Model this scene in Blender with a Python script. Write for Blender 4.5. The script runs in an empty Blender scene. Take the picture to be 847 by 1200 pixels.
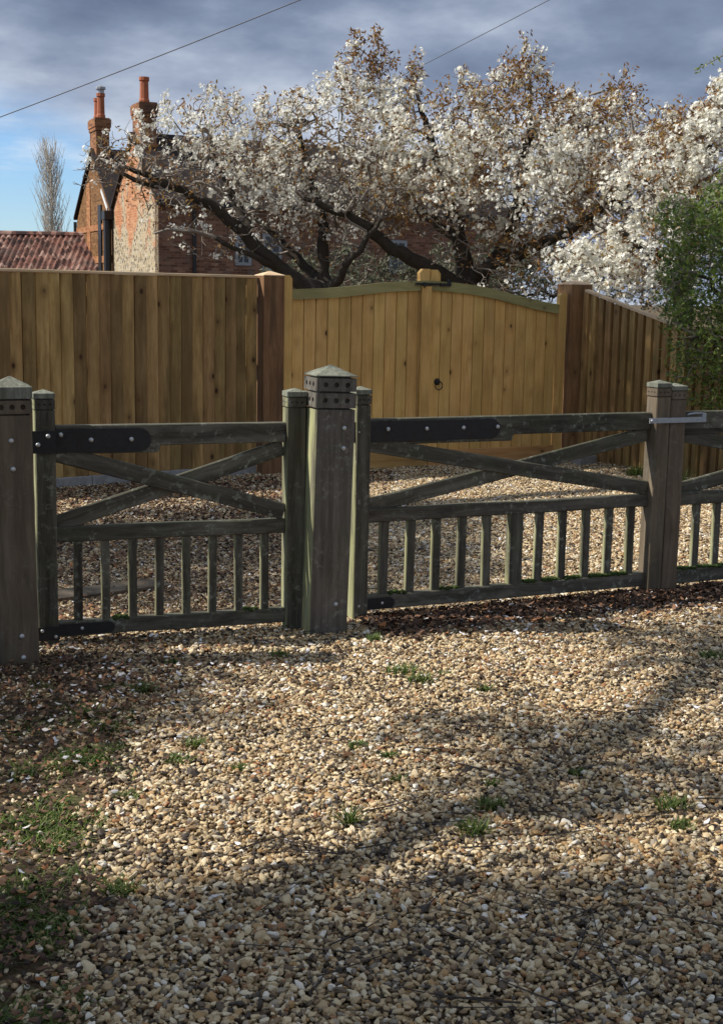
import bpy, bmesh, math, random
import numpy as np
from mathutils import Vector, Matrix, noise as mnoise

random.seed(7)
rng = np.random.default_rng(11)
sc = bpy.context.scene
COL = sc.collection
R = math.radians

# ------------------------------------------------------------------ camera
EYE = 1.6
pitch, roll, fpx = math.atan(250 / 1550), math.atan(.018), 1550.0
f0 = Vector((0, math.cos(pitch), -math.sin(pitch)))
u0 = Vector((0, math.sin(pitch), math.cos(pitch)))
rt = Vector((1, 0, 0)) * math.cos(roll) + u0 * math.sin(roll)
up = u0 * math.cos(roll) - Vector((1, 0, 0)) * math.sin(roll)
cd = bpy.data.cameras.new('camera')
cd.sensor_width = 36
cd.lens = fpx * 36 / 1200
cd.clip_start = .05
cd.clip_end = 3000
cam = bpy.data.objects.new('camera', cd)
M = Matrix((rt, up, -f0)).transposed().to_4x4()
M.translation = (0, 0, EYE)
cam.matrix_world = M
COL.objects.link(cam)
sc.camera = cam

# ------------------------------------------------------------------ light
SUN_EL = R(42)
SH = Vector((math.cos(R(4.5)), math.sin(R(4.5)), 0))        # horizontal way the shadows fall
sun_dir = Vector((-SH.x * math.cos(SUN_EL), -SH.y * math.cos(SUN_EL), math.sin(SUN_EL)))
sl = bpy.data.lights.new('sun', 'SUN')
sl.energy = 5.0
sl.angle = R(.55)
sl.color = (1, .95, .87)
so = bpy.data.objects.new('sun', sl)
so.rotation_euler = (-sun_dir).to_track_quat('-Z', 'Y').to_euler()
so.location = (-10, 0, 20)
COL.objects.link(so)

W = bpy.data.worlds.new('World')
sc.world = W
W.use_nodes = True
wn = W.node_tree
wn.nodes.clear()


class NT:
    """small helper round a node tree"""
    def __init__(s, nt):
        s.nt = nt

    def n(s, t, ins=None, **kw):
        nd = s.nt.nodes.new(t)
        for k, v in kw.items():
            setattr(nd, k, v)
        for k, v in (ins or {}).items():
            sock = nd.inputs[k]
            if isinstance(v, bpy.types.NodeSocket):
                s.nt.links.new(v, sock)
            else:
                sock.default_value = v
        return nd

    def math(s, op, a, b=0.0, c=None, clamp=False):
        nd = s.n('ShaderNodeMath', {0: a, 1: b}, operation=op, use_clamp=clamp)
        if c is not None:
            if isinstance(c, bpy.types.NodeSocket):
                s.nt.links.new(c, nd.inputs[2])
            else:
                nd.inputs[2].default_value = c
        return nd.outputs[0]

    def step(s, v, a, b, lo=0.0, hi=1.0):
        nd = s.n('ShaderNodeMapRange', {'Value': v, 'From Min': a, 'From Max': b, 'To Min': lo, 'To Max': hi}, interpolation_type='SMOOTHSTEP')
        return nd.outputs[0]

    def ramp(s, fac, stops, interp='LINEAR'):
        nd = s.n('ShaderNodeValToRGB', {'Fac': fac})
        cr = nd.color_ramp
        cr.interpolation = interp
        while len(cr.elements) < len(stops):
            cr.elements.new(.5)
        for e, (p, c) in zip(cr.elements, stops):
            e.position = p
            e.color = (*c, 1) if len(c) == 3 else c
        return nd.outputs['Color']

    def mix(s, fac, a, b, mode='MIX'):
        nd = s.n('ShaderNodeMix', data_type='RGBA', blend_type=mode)
        for i, v in ((0, fac), (6, a), (7, b)):
            if isinstance(v, bpy.types.NodeSocket):
                s.nt.links.new(v, nd.inputs[i])
            else:
                nd.inputs[i].default_value = v if not isinstance(v, tuple) or len(v) == 4 else (*v, 1)
        return nd.outputs[2]

    def noise(s, vec, scale, detail=3.0, rough=.55, out='Fac'):
        nd = s.n('ShaderNodeTexNoise', {'Scale': scale, 'Detail': detail, 'Roughness': rough})
        if vec is not None:
            s.nt.links.new(vec, nd.inputs['Vector'])
        return nd.outputs[out]


w = NT(wn)
SKY_STRENGTH = .1
SKYTINT = (.92, 1.0, 1.12, 1)
sky = w.n('ShaderNodeTexSky', sky_type='NISHITA', sun_disc=False, sun_elevation=SUN_EL, sun_rotation=R(-94.5), air_density=1.0, dust_density=.15, ozone_density=6.0)
tc = w.n('ShaderNodeTexCoord').outputs['Generated']
sx = w.n('ShaderNodeSeparateXYZ', {0: tc})
# bank of dark cloud over everything to the right of a sloping edge, clear sky low on the left
mp = w.n('ShaderNodeMapping', {'Vector': tc, 'Scale': (1.6, 1.6, 4.2), 'Location': (.3, .1, .55)}).outputs[0]
n1 = w.noise(mp, 2.3, 6, .55)
n2 = w.noise(mp, 6.0, 5, .5)
edge = w.math('ADD', w.math('MULTIPLY', w.math('ADD', sx.outputs['X'], .27), .62), w.math('SUBTRACT', sx.outputs['Z'], .135))
edge = w.math('ADD', edge, w.math('MULTIPLY', w.math('SUBTRACT', n2, .5), .09))
bank = w.step(edge, -.02, .055)
bankcol = w.ramp(n1, [(.31, (1.15, 1.48, 2.3)), (.41, (1.75, 2.2, 3.15)), (.49, (2.8, 3.3, 4.3)), (.60, (4.9, 5.4, 6.2))])
# small white fair-weather clouds in the clear part
mp2 = w.n('ShaderNodeMapping', {'Vector': tc, 'Scale': (2, 2, 9), 'Location': (3.1, .7, .2)}).outputs[0]
n3 = w.noise(mp2, 2.2, 6, .6)
cum = w.math('MULTIPLY', w.step(n3, .45, .60), w.step(sx.outputs['Z'], .03, .12, 1.0, .55))
skyc = w.mix(w.math('MULTIPLY', cum, .85), w.mix(1.0, sky.outputs[0], SKYTINT, 'MULTIPLY'), (6.6, 6.9, 7.3))
skyc = w.mix(bank, skyc, bankcol)
bg = w.n('ShaderNodeBackground', {'Color': skyc, 'Strength': SKY_STRENGTH})
w.n('ShaderNodeOutputWorld', {'Surface': bg.outputs[0]})

sc.view_settings.view_transform = 'Standard'
sc.view_settings.look = 'None'
sc.view_settings.exposure = .38
sc.view_settings.gamma = 1.0
sc.view_settings.use_curve_mapping = False
sc.cycles.max_bounces = 6
sc.cycles.diffuse_bounces = 3
sc.cycles.transparent_max_bounces = 6


# ------------------------------------------------------------------ materials
def newmat(name):
    m = bpy.data.materials.new(name)
    m.use_nodes = True
    m.node_tree.nodes.clear()
    return m, NT(m.node_tree)


def finish(t, col, rough=.8, height=None, bump=.3, dist=.01, metal=0.0, spec=.3, transl=0.0):
    ins = {'Base Color': col, 'Roughness': rough, 'Metallic': metal, 'Specular IOR Level': spec}
    p = t.n('ShaderNodeBsdfPrincipled')
    for k, v in ins.items():
        if isinstance(v, bpy.types.NodeSocket):
            t.nt.links.new(v, p.inputs[k])
        else:
            p.inputs[k].default_value = (*v, 1) if k == 'Base Color' and len(v) == 3 else v
    if height is not None:
        b = t.n('ShaderNodeBump', {'Height': height, 'Strength': bump, 'Distance': dist})
        t.nt.links.new(b.outputs[0], p.inputs['Normal'])
    out = p.outputs[0]
    if transl > 0:
        tr = t.n('ShaderNodeBsdfTranslucent')
        if isinstance(col, bpy.types.NodeSocket):
            t.nt.links.new(col, tr.inputs[0])
        else:
            tr.inputs[0].default_value = (*col, 1)
        out = t.n('ShaderNodeMixShader', {0: transl, 1: out, 2: tr.outputs[0]}).outputs[0]
    t.n('ShaderNodeOutputMaterial', {'Surface': out})


def wood(name, stops, axis='z', var=.25, knots=0.0, moss=0.0, lichen=0.0, rough=.8, bump=.35, grain=16, hue=.02, stain=None, sunlit_algae=0.0):
    m, t = newmat(name)
    oi = t.n('ShaderNodeObjectInfo').outputs['Random']
    co = t.n('ShaderNodeTexCoord').outputs['Object']
    off = t.n('ShaderNodeCombineXYZ', {0: t.math('MULTIPLY', oi, 31.0), 1: t.math('MULTIPLY', oi, 57.0), 2: t.math('MULTIPLY', oi, 43.0)}).outputs[0]
    v = t.n('ShaderNodeVectorMath', {0: co, 1: off}, operation='ADD').outputs[0]
    s = {'x': (.9, grain, grain), 'z': (grain, grain, .9)}[axis]
    g = t.n('ShaderNodeMapping', {'Vector': v, 'Scale': s}).outputs[0]
    wv = t.noise(v, 3.0, 2, .5, 'Color')
    g2 = t.n('ShaderNodeVectorMath', {0: g, 1: t.n('ShaderNodeVectorMath', {0: wv, 'Scale': .9}, operation='SCALE').outputs[0]}, operation='ADD').outputs[0]
    f = t.noise(g2, 1.6, 6, .62)
    fine = t.noise(g2, 9.0, 4, .6)
    fac = t.math('ADD', t.math('MULTIPLY', f, .75), t.math('MULTIPLY', fine, .25))
    c = t.ramp(fac, stops)
    # broad weather tone
    big = t.noise(v, 2.2, 3, .5)
    hs = t.n('ShaderNodeHueSaturation', {'Color': c,
             'Hue': t.math('ADD', .5, t.math('MULTIPLY', t.math('SUBTRACT', oi, .5), hue)),
             'Value': t.math('ADD', t.math('MULTIPLY', t.math('SUBTRACT', t.math('FRACT', t.math('MULTIPLY', oi, 7.31)), .5), var * 2),
                             t.step(big, .25, .75, .85, 1.15))}).outputs[0]
    c = hs
    h = fac
    if stain:
        sn = t.noise(t.n('ShaderNodeMapping', {'Vector': v, 'Scale': (9, 9, 1.2) if axis == 'z' else (1.2, 9, 9)}).outputs[0], 1.0, 3)
        c = t.mix(t.math('MULTIPLY', t.step(sn, .5, .72), .8), c, stain)
    if knots > 0:
        ks = (7.0, .25, 4.2) if axis == 'z' else (4.2, .25, 7.0)
        kv = t.n('ShaderNodeMapping', {'Vector': v, 'Scale': ks}).outputs[0]
        vo = t.n('ShaderNodeTexVoronoi', {'Vector': kv, 'Scale': 1.0})
        sel = t.step(t.n('ShaderNodeSeparateColor', {0: vo.outputs['Color']}).outputs[0], .3, .35)
        k = t.math('MULTIPLY', t.step(vo.outputs['Distance'], .05, .15, 1, 0), sel)
        halo = t.math('MULTIPLY', t.step(vo.outputs['Distance'], .1, .38, .45, 0), sel)
        c = t.mix(t.math('MULTIPLY', halo, knots), c, stops[0][1])
        c = t.mix(t.math('MULTIPLY', k, knots), c, (.05, .02, .008))
    if lichen > 0:
        ln = t.noise(v, 30, 5, .7)
        ln2 = t.noise(v, 5, 3, .55)
        lf = t.math('MULTIPLY', t.step(ln, .52, .66), t.step(ln2, .40, .64))
        c = t.mix(t.math('MULTIPLY', lf, lichen), c, (.34, .36, .29))
    if moss > 0:
        nz = t.n('ShaderNodeSeparateXYZ', {0: t.n('ShaderNodeNewGeometry').outputs['Normal']}).outputs[2]
        mn = t.noise(v, 9, 5, .65)
        mf = t.math('MULTIPLY', t.math('ADD', t.step(nz, .2, .7, 0.0, .7), t.step(mn, .45, .68, 0, .75)), moss, clamp=True)
        c = t.mix(mf, c, t.ramp(t.noise(co, 60, 3), [(.3, (.035, .05, .015)), (.7, (.12, .14, .06))]))
    if sunlit_algae > 0:      # yellow-green growth, its pale colour also brightens the sunlit left faces
        nx = t.n('ShaderNodeSeparateXYZ', {0: t.n('ShaderNodeTexCoord').outputs['Normal']}).outputs[0]
        an = t.noise(t.n('ShaderNodeMapping', {'Vector': v, 'Scale': (14, 14, 2.2)}).outputs[0], 1.0, 4, .6)
        af = t.math('MULTIPLY', t.step(nx, -.85, -.4, 1, 0), t.step(an, .30, .62, .25, 1))
        c = t.mix(t.math('MULTIPLY', af, sunlit_algae), c, t.ramp(an, [(.3, (.22, .21, .13)), (.55, (.36, .36, .17)), (.8, (.42, .40, .30))]))
    finish(t, c, rough, h, bump, .006)
    return m


def plain(name, col, rough=.6, metal=0.0, nscale=30, namt=.25, bump=.15, spec=.4):
    m, t = newmat(name)
    co = t.n('ShaderNodeTexCoord').outputs['Object']
    n = t.noise(co, nscale, 4, .6)
    c = t.mix(t.step(n, .3, .75, 0, namt), col, tuple(x * .35 for x in col))
    finish(t, c, rough, n, bump, .004, metal, spec)
    return m


OLD = [(.28, (.022, .018, .013)), (.46, (.064, .056, .042)), (.62, (.130, .118, .092)), (.8, (.25, .235, .195))]
MAT = {}
for ax in 'xz':
    MAT['old_' + ax] = wood('weathered_oak_' + ax, OLD, ax, .14, 0, .22, .6, bump=.6, sunlit_algae=.7 if ax == 'z' else 0)
POSTC = [(.25, (.05, .042, .034)), (.45, (.105, .09, .074)), (.65, (.165, .145, .12)), (.82, (.24, .215, .18))]
MAT['post'] = wood('weathered_post', POSTC, 'z', .1, .25, .22, .3, grain=20)
MAT['post_brown'] = wood('brown_post', [(.25, (.06, .043, .028)), (.5, (.125, .094, .062)), (.8, (.215, .170, .118))], 'z', .1, .35, .10, .1, stain=(.06, .05, .038))
MAT['cap'] = wood('lichened_end_grain', [(.25, (.06, .06, .045)), (.5, (.17, .17, .13)), (.8, (.32, .32, .26))], 'z', .1, 0, .10, .8, grain=40, bump=.8)
FEATHER = [(.22, (.135, .072, .025)), (.45, (.285, .172, .062)), (.62, (.40, .252, .10)), (.82, (.52, .35, .16))]
MAT['feather'] = wood('treated_featheredge', FEATHER, 'z', .40, 1.0, 0, 0, hue=.016, stain=(.16, .10, .035))
MAT['gatewood'] = wood('new_softwood', [(.22, (.38, .20, .058)), (.45, (.56, .335, .105)), (.65, (.65, .42, .155)), (.85, (.72, .50, .21))], 'z', .10, 1.0, 0, 0, hue=.01)
MAT['gatewood_x'] = wood('new_softwood_plank', [(.22, (.25, .12, .038)), (.45, (.38, .21, .072)), (.65, (.47, .28, .11)), (.85, (.56, .37, .17))], 'x', .12, .8)
MAT['greenrail'] = wood('green_treated_rail', [(.22, (.19, .165, .062)), (.5, (.30, .265, .112)), (.85, (.41, .36, .18))], 'x', .06, .5)
MAT['newpost'] = wood('brown_new_post', [(.25, (.10, .048, .018)), (.5, (.21, .115, .048)), (.8, (.36, .225, .11))], 'z', .12, .7, stain=(.07, .04, .02))
MAT['caprail'] = wood('pale_capping', [(.25, (.42, .27, .14)), (.5, (.58, .42, .25)), (.85, (.68, .54, .36))], 'x', .08, .4)
m, t = newmat('black_iron')
co = t.n('ShaderNodeTexCoord').outputs['Object']
n_ = t.noise(co, 22, 5, .65)
n2_ = t.noise(co, 160, 3, .6)
c = t.mix(t.step(n_, .56, .72, 0, .75), (.013, .013, .014), (.055, .030, .018))
c = t.mix(t.step(n2_, .60, .72, 0, .5), c, (.05, .05, .045))
finish(t, c, t.step(n_, .4, .7, .42, .85), n_, .3, .003, 0, .4)
MAT['iron'] = m
MAT['zinc'] = plain('galvanised_steel', (.40, .43, .46), .5, .55, 60, .35)
MAT['bolt'] = plain('zinc_bolt', (.55, .55, .54), .45, .5, 80, .3)
MAT['concrete'] = plain('concrete', (.30, .29, .28), .9, 0, 25, .5, .4, .2)
MAT['lead'] = plain('grey_metal_cowl', (.35, .36, .38), .5, .4)
MAT['pipe'] = plain('black_pipe', (.012, .012, .014), .5)
MAT['white'] = plain('white_paint', (.72, .72, .70), .5, 0, 12, .15)
MAT['wire'] = plain('cable_sheath', (.11, .115, .13), .6)
MAT['moss'] = plain('moss', (.045, .065, .018), .95, 0, 90, .6, .8, .1)


def tone_mat(name, stops, rough=.7, transl=0.0, interp='LINEAR', nscale=0, spec=.3, instancer=False, bump=.3):
    m, t = newmat(name)
    a = t.n('ShaderNodeAttribute', attribute_name='tone', attribute_type='INSTANCER' if instancer else 'GEOMETRY').outputs['Fac']
    c = t.ramp(a, stops, interp)
    h = None
    if nscale:
        co = t.n('ShaderNodeTexCoord').outputs['Object']
        h = t.noise(co, nscale, 4, .6)
        c = t.mix(t.step(h, .35, .75, 0, .4), c, (.10, .075, .05))
    finish(t, c, rough, h, bump, .004, 0, spec, transl)
    return m


# ------------------------------------------------------------------ object helpers
def link(name, me, mat=None, parent=None, loc=None, rot=None):
    o = bpy.data.objects.new(name, me)
    if mat is not None and me is not None and not len(me.materials):
        me.materials.append(mat)
    COL.objects.link(o)
    if parent is not None:
        o.parent = parent
    if loc is not None:
        o.location = loc
    if rot is not None:
        o.rotation_euler = rot
    return o


def tag(o, label, cat, group=None):
    o['label'] = label
    o['category'] = cat
    if group:
        o['group'] = group
    return o


def thing(name, label, cat, loc, rz=0.0, group=None):
    o = bpy.data.objects.new(name, None)
    o.empty_display_size = .1
    COL.objects.link(o)
    o.location = loc
    o.rotation_euler = (0, 0, rz)
    return tag(o, label, cat, group)


def pymesh(name, V, F, smooth=False):
    me = bpy.data.meshes.new(name)
    me.from_pydata([tuple(v) for v in V], [], [tuple(f) for f in F])
    me.validate()
    bm = bmesh.new()
    bm.from_mesh(me)
    bmesh.ops.recalc_face_normals(bm, faces=bm.faces)
    bm.to_mesh(me)
    bm.free()
    if smooth:
        me.polygons.foreach_set('use_smooth', [True] * len(me.polygons))
    return me


def npmesh(name, V, F, tone=None, smooth=False):
    """V (n,3), F (m,k): fast mesh of equal polygons"""
    me = bpy.data.meshes.new(name)
    n, (m, k) = len(V), F.shape
    me.vertices.add(n)
    me.vertices.foreach_set('co', np.ascontiguousarray(V, dtype=np.float32).ravel())
    me.loops.add(m * k)
    me.loops.foreach_set('vertex_index', np.ascontiguousarray(F, dtype=np.int32).ravel())
    me.polygons.add(m)
    me.polygons.foreach_set('loop_start', np.arange(0, m * k, k, dtype=np.int32))
    if tone is not None:
        a = me.attributes.new('tone', 'FLOAT', 'POINT')
        a.data.foreach_set('value', np.ascontiguousarray(tone, dtype=np.float32))
    me.update(calc_edges=True)
    if smooth:
        me.polygons.foreach_set('use_smooth', np.ones(m, dtype=bool))
    return me


class MB:
    def __init__(s):
        s.V, s.F = [], []

    def add(s, V, F):
        b = len(s.V)
        s.V += [tuple(v) for v in V]
        s.F += [tuple(i + b for i in f) for f in F]
        return s

    def box(s, x0, x1, y0, y1, z0, z1):
        V = [(x, y, z) for z in (z0, z1) for y in (y0, y1) for x in (x0, x1)]
        return s.add(V, [(0, 2, 3, 1), (4, 5, 7, 6), (0, 1, 5, 4), (2, 6, 7, 3), (0, 4, 6, 2), (1, 3, 7, 5)])

    def prism(s, pts, y0, y1):
        """polygon in x,z pushed through y"""
        n = len(pts)
        V = [(x, y0, z) for x, z in pts] + [(x, y1, z) for x, z in pts]
        return s.add(V, [tuple(range(n)), tuple(range(2 * n - 1, n - 1, -1))] + [(i, i + n, (i + 1) % n + n, (i + 1) % n) for i in range(n)])

    def tube(s, pts, rad, n=6, caps=True):
        V, F = tube_arrays([np.array(pts, float)], [np.full(len(pts), rad) if np.isscalar(rad) else np.array(rad)], n)
        b = len(s.V)
        s.add(V, F)
        if caps:
            s.F.append(tuple(range(b, b + n)))
            s.F.append(tuple(range(b + len(V) - n, b + len(V)))[::-1])
        return s

    def lathe(s, prof, c=(0, 0, 0), n=10, axis='z'):
        V, F = [], []
        for r, h in prof:
            for k in range(n):
                a = 2 * math.pi * k / n
                p = (r * math.cos(a), r * math.sin(a), h)
                if axis == 'y':
                    p = (p[0], -p[2], p[1])
                V.append((c[0] + p[0], c[1] + p[1], c[2] + p[2]))
        for i in range(len(prof) - 1):
            for k in range(n):
                F.append((i * n + k, i * n + (k + 1) % n, (i + 1) * n + (k + 1) % n, (i + 1) * n + k))
        F.append(tuple(range(n))[::-1])
        F.append(tuple(range((len(prof) - 1) * n, len(prof) * n)))
        return s.add(V, F)

    def mesh(s, name, smooth=False):
        return pymesh(name, s.V, s.F, smooth)

    def build(s, name, mat, parent=None, loc=None, rot=None, smooth=False):
        return link(name, s.mesh(name, smooth), mat, parent, loc, rot)


def tube_arrays(chains, radii, n):
    Vs, Fs, base = [], [], 0
    ang = np.arange(n) * 2 * math.pi / n
    ca, sa = np.cos(ang), np.sin(ang)
    for P, r in zip(chains, radii):
        m = len(P)
        T = np.gradient(P, axis=0)
        T /= np.linalg.norm(T, axis=1)[:, None] + 1e-9
        ref = np.array([0, 0, 1.]) if abs(T[:, 2]).mean() < .8 else np.array([1., 0, 0])
        A = np.cross(T, ref)
        A /= np.linalg.norm(A, axis=1)[:, None] + 1e-9
        B = np.cross(T, A)
        ring = P[:, None, :] + r[:, None, None] * (A[:, None, :] * ca[None, :, None] + B[:, None, :] * sa[None, :, None])
        Vs.append(ring.reshape(-1, 3))
        i = np.arange(m - 1)[:, None] * n
        k = np.arange(n)[None, :]
        k2 = (k + 1) % n
        Fs.append(np.stack([i + k, i + k2, i + n + k2, i + n + k], -1).reshape(-1, 4) + base)
        base += m * n
    return np.concatenate(Vs), np.concatenate(Fs)


def timber(L, w_, d, axis='x', seg=4, jit=.0015, ch=.005, name='timber', z0=None):
    """chamfered length of wood; section w_ (z or x) by d (y); centred, or standing on z0 for axis z"""
    a, b = w_ / 2, d / 2
    sec = [(-a + ch, -b), (a - ch, -b), (a, -b + ch), (a, b - ch), (a - ch, b), (-a + ch, b), (-a, b - ch), (-a, -b + ch)]
    V, F = [], []
    for i in range(seg + 1):
        t = -L / 2 + L * i / seg
        j = random.uniform(-jit, jit)
        for p, q in sec:
            p2, q2 = p + j + random.uniform(-jit, jit) * .5, q + random.uniform(-jit, jit) * .5
            V.append((t, q2, p2) if axis == 'x' else (p2, q2, t + (L / 2 + z0 if z0 is not None else 0)))
    for i in range(seg):
        for k in range(8):
            F.append((i * 8 + k, i * 8 + (k + 1) % 8, i * 8 + 8 + (k + 1) % 8, i * 8 + 8 + k))
    F.append(tuple(range(8)))
    F.append(tuple(range(seg * 8, seg * 8 + 8)))
    return pymesh(name, V, F)


def basis(nrm, spin):
    """rows of orthonormal frames with z along nrm"""
    nrm = nrm / (np.linalg.norm(nrm, axis=1)[:, None] + 1e-9)
    ref = np.where(np.abs(nrm[:, 2:3]) < .9, np.array([[0, 0, 1.]]), np.array([[1., 0, 0]]))
    a = np.cross(ref, nrm)
    a /= np.linalg.norm(a, axis=1)[:, None]
    b = np.cross(nrm, a)
    c, s_ = np.cos(spin)[:, None], np.sin(spin)[:, None]
    return a * c + b * s_, b * c - a * s_, nrm


def scatter(TV, TF, pos, nrm, scale, tone=None, rng_=rng):
    """copies of a small template at pos, facing nrm"""
    n = len(pos)
    X, Y, Z = basis(np.asarray(nrm, float), rng_.uniform(0, 6.283, n))
    S = np.asarray(scale, float).reshape(n, -1)
    if S.shape[1] == 1:
        S = np.repeat(S, 3, 1)
    V = pos[:, None, :] + (TV[None, :, 0:1] * S[:, None, 0:1]) * X[:, None, :] + (TV[None, :, 1:2] * S[:, None, 1:2]) * Y[:, None, :] + (TV[None, :, 2:3] * S[:, None, 2:3]) * Z[:, None, :]
    F = TF[None] + (np.arange(n) * len(TV))[:, None, None]
    t = None if tone is None else np.repeat(tone, len(TV))
    return V.reshape(-1, 3), F.reshape(-1, TF.shape[1]), t


def structure(o):
    o['kind'] = 'structure'
    return o


def stuff(o):
    o['kind'] = 'stuff'
    return o


# ------------------------------------------------------------------ ground
m, t = newmat('soil')
co = t.n('ShaderNodeTexCoord').outputs['Object']
na = t.noise(co, 1.4, 5, .6)
nb = t.noise(co, 45, 5, .65)
c = t.ramp(nb, [(.3, (.05, .034, .020)), (.55, (.12, .085, .050)), (.75, (.22, .165, .10))])
c = t.mix(t.step(na, .5, .68, 0, .65), c, t.ramp(nb, [(.3, (.03, .045, .012)), (.7, (.10, .12, .04))]))
finish(t, c, .95, nb, .8, .02, 0, .15)
MAT['soil'] = m
gs = 1500
gr = structure(link('ground', pymesh('ground', [(-gs, -gs, 0), (gs, -gs, 0), (gs, gs, 0), (-gs, gs, 0)], [(0, 1, 2, 3)]), MAT['soil']))

m, t = newmat('gravel_bed')
co = t.n('ShaderNodeTexCoord').outputs['Object']
vo = t.n('ShaderNodeTexVoronoi', {'Vector': co, 'Scale': 70.0})
c = t.ramp(t.n('ShaderNodeSeparateColor', {0: vo.outputs['Color']}).outputs[0],
           [(0, (.03, .022, .014)), (.3, (.06, .042, .026)), (.6, (.10, .072, .044)), (.85, (.16, .12, .075)), (1, (.24, .19, .13))])
finish(t, c, .85, t.math('SUBTRACT', 1.0, vo.outputs['Distance']), .8, .02, 0, .25)
MAT['bed'] = m


def verge_edge(y):
    """x of the ragged left edge of the gravel at a given depth y"""
    base = np.interp(y, [1.0, 2.8, 3.94, 4.6, 5.3, 5.7, 5.9], [-.60, -.72, -.86, -.90, -.98, -1.25, -6])
    return base


edge_pts = [(float(verge_edge(y)) + .04 * mnoise.noise(Vector((y * 6, 1.3, 0))), y) for y in np.arange(1.0, 5.75, .08)]
V = [(x, y, .004) for x, y in edge_pts] + [(-8, 5.85, .004), (-8, 16, .004), (9, 16, .004), (9, 1.0, .004)]
structure(link('gravel_drive', pymesh('gravel_drive', V, [tuple(range(len(V)))]), MAT['bed']))


# ---- loose stones: one geometry-node object
def stone_points():
    P = []
    def patch(x0, x1, y0, y1, sp):
        gx, gy = np.meshgrid(np.arange(x0, x1, sp), np.arange(y0, y1, sp))
        p = np.stack([gx.ravel(), gy.ravel()], 1)
        p += rng.uniform(-.62, .62, p.shape) * sp
        return p
    a = patch(-1.9, 2.3, 2.35, 7.6, .0114)
    a = a[(np.abs(a[:, 0]) < .30 * a[:, 1] + .12)]
    b = patch(-3.4, 4.2, 7.6, 13.9, .0146)
    b = b[(np.abs(b[:, 0]) < .30 * b[:, 1] + .12)]
    big = np.concatenate([np.ones(len(a)), np.full(len(b), 1.12)])
    p = np.concatenate([a, b])
    # beyond the rear fence nothing is seen
    fx = np.interp(p[:, 0], [-3.4, -.97, -.75, 2.05, 2.3, 3.2], [10.4, 12.1, 12.25, 13.7, 13.6, 12.2])
    keep = p[:, 1] < fx
    nz = np.array([mnoise.noise(Vector((x * 3.1, y * 3.1, .7))) + .5 * mnoise.noise(Vector((x * 9, y * 9, 4.2))) for x, y in p[:len(p)]])
    e = verge_edge(p[:, 1])
    d = p[:, 0] - e + nz * .13
    prob = np.clip((d + .05) / .22, .16, 1)
    prob = np.where(p[:, 1] > 5.85, 1, prob)
    # thin, leafy ground near the left post and along the front of the right gate
    near_post = np.exp(-(((p[:, 0] + 1.15) / .55) ** 2 + ((p[:, 1] - 5.5) / .40) ** 2))
    gate_front = np.exp(-((p[:, 1] - (6.42 + .461 * (p[:, 0] + .04) - .20)) / .24) ** 2) * (p[:, 0] > .05)
    prob *= 1 - .6 * near_post * (nz > -.25) - .8 * gate_front * (nz > -.35)
    keep &= rng.uniform(0, 1, len(p)) < prob
    return p[keep], big[keep], nz[keep]


P2, big, nz = stone_points()
N = len(P2)
z = .004 + rng.uniform(-.003, .015, N) + nz * .004
sz = rng.lognormal(0, .25, N) * .0072 * big
flat = rng.uniform(.45, .75, N)
scl = np.stack([sz * rng.uniform(1.0, 1.5, N), sz * rng.uniform(.75, 1.05, N), sz * flat], 1)
rot = np.stack([rng.normal(0, .42, N), rng.normal(0, .42, N), rng.uniform(0, 6.283, N)], 1)
tone = rng.uniform(0, 1, N)
# a share of rustier stones in loose drifts, and more behind the small gate
drift = np.clip(nz * .6, -.25, .25)
tone = np.clip(tone + drift * rng.uniform(0, .6, N), 0, .999)
me = bpy.data.meshes.new('gravel_points')
me.vertices.add(N)
me.vertices.foreach_set('co', np.column_stack([P2, z]).astype(np.float32).ravel())
for nm, ty, arr in (('rot', 'FLOAT_VECTOR', rot), ('scl', 'FLOAT_VECTOR', scl), ('tone', 'FLOAT', tone), ('var', 'INT', rng.integers(0, 7, N))):
    at = me.attributes.new(nm, ty, 'POINT')
    if ty == 'FLOAT_VECTOR':
        at.data.foreach_set('vector', arr.astype(np.float32).ravel())
    else:
        at.data.foreach_set('value', arr.astype(np.int32 if ty == 'INT' else np.float32))
MAT['stone'] = tone_mat('flint_gravel', [
    (.00, (.045, .030, .019)), (.07, (.12, .078, .042)), (.15, (.24, .152, .072)), (.24, (.40, .275, .135)), (.34, (.55, .405, .225)),
    (.46, (.65, .51, .30)), (.55, (.46, .325, .165)), (.62, (.38, .30, .20)), (.67, (.72, .60, .40)), (.76, (.41, .24, .09)),
    (.80, (.59, .45, .25)), (.88, (.26, .215, .16)), (.92, (.80, .73, .60)), (.98, (.33, .15, .055))], .5, 0, 'CONSTANT', 55, .4, True)
go = link('gravel', me)
stuff(go)
ng = bpy.data.node_groups.new('stones', 'GeometryNodeTree')
ng.interface.new_socket('Geometry', in_out='INPUT', socket_type='NodeSocketGeometry')
ng.interface.new_socket('Geometry', in_out='OUTPUT', socket_type='NodeSocketGeometry')
g = NT(ng)
gi = g.n('NodeGroupInput')
gout = g.n('NodeGroupOutput')
g2i = g.n('GeometryNodeGeometryToInstance')
pos = g.n('GeometryNodeInputPosition').outputs[0]
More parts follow.
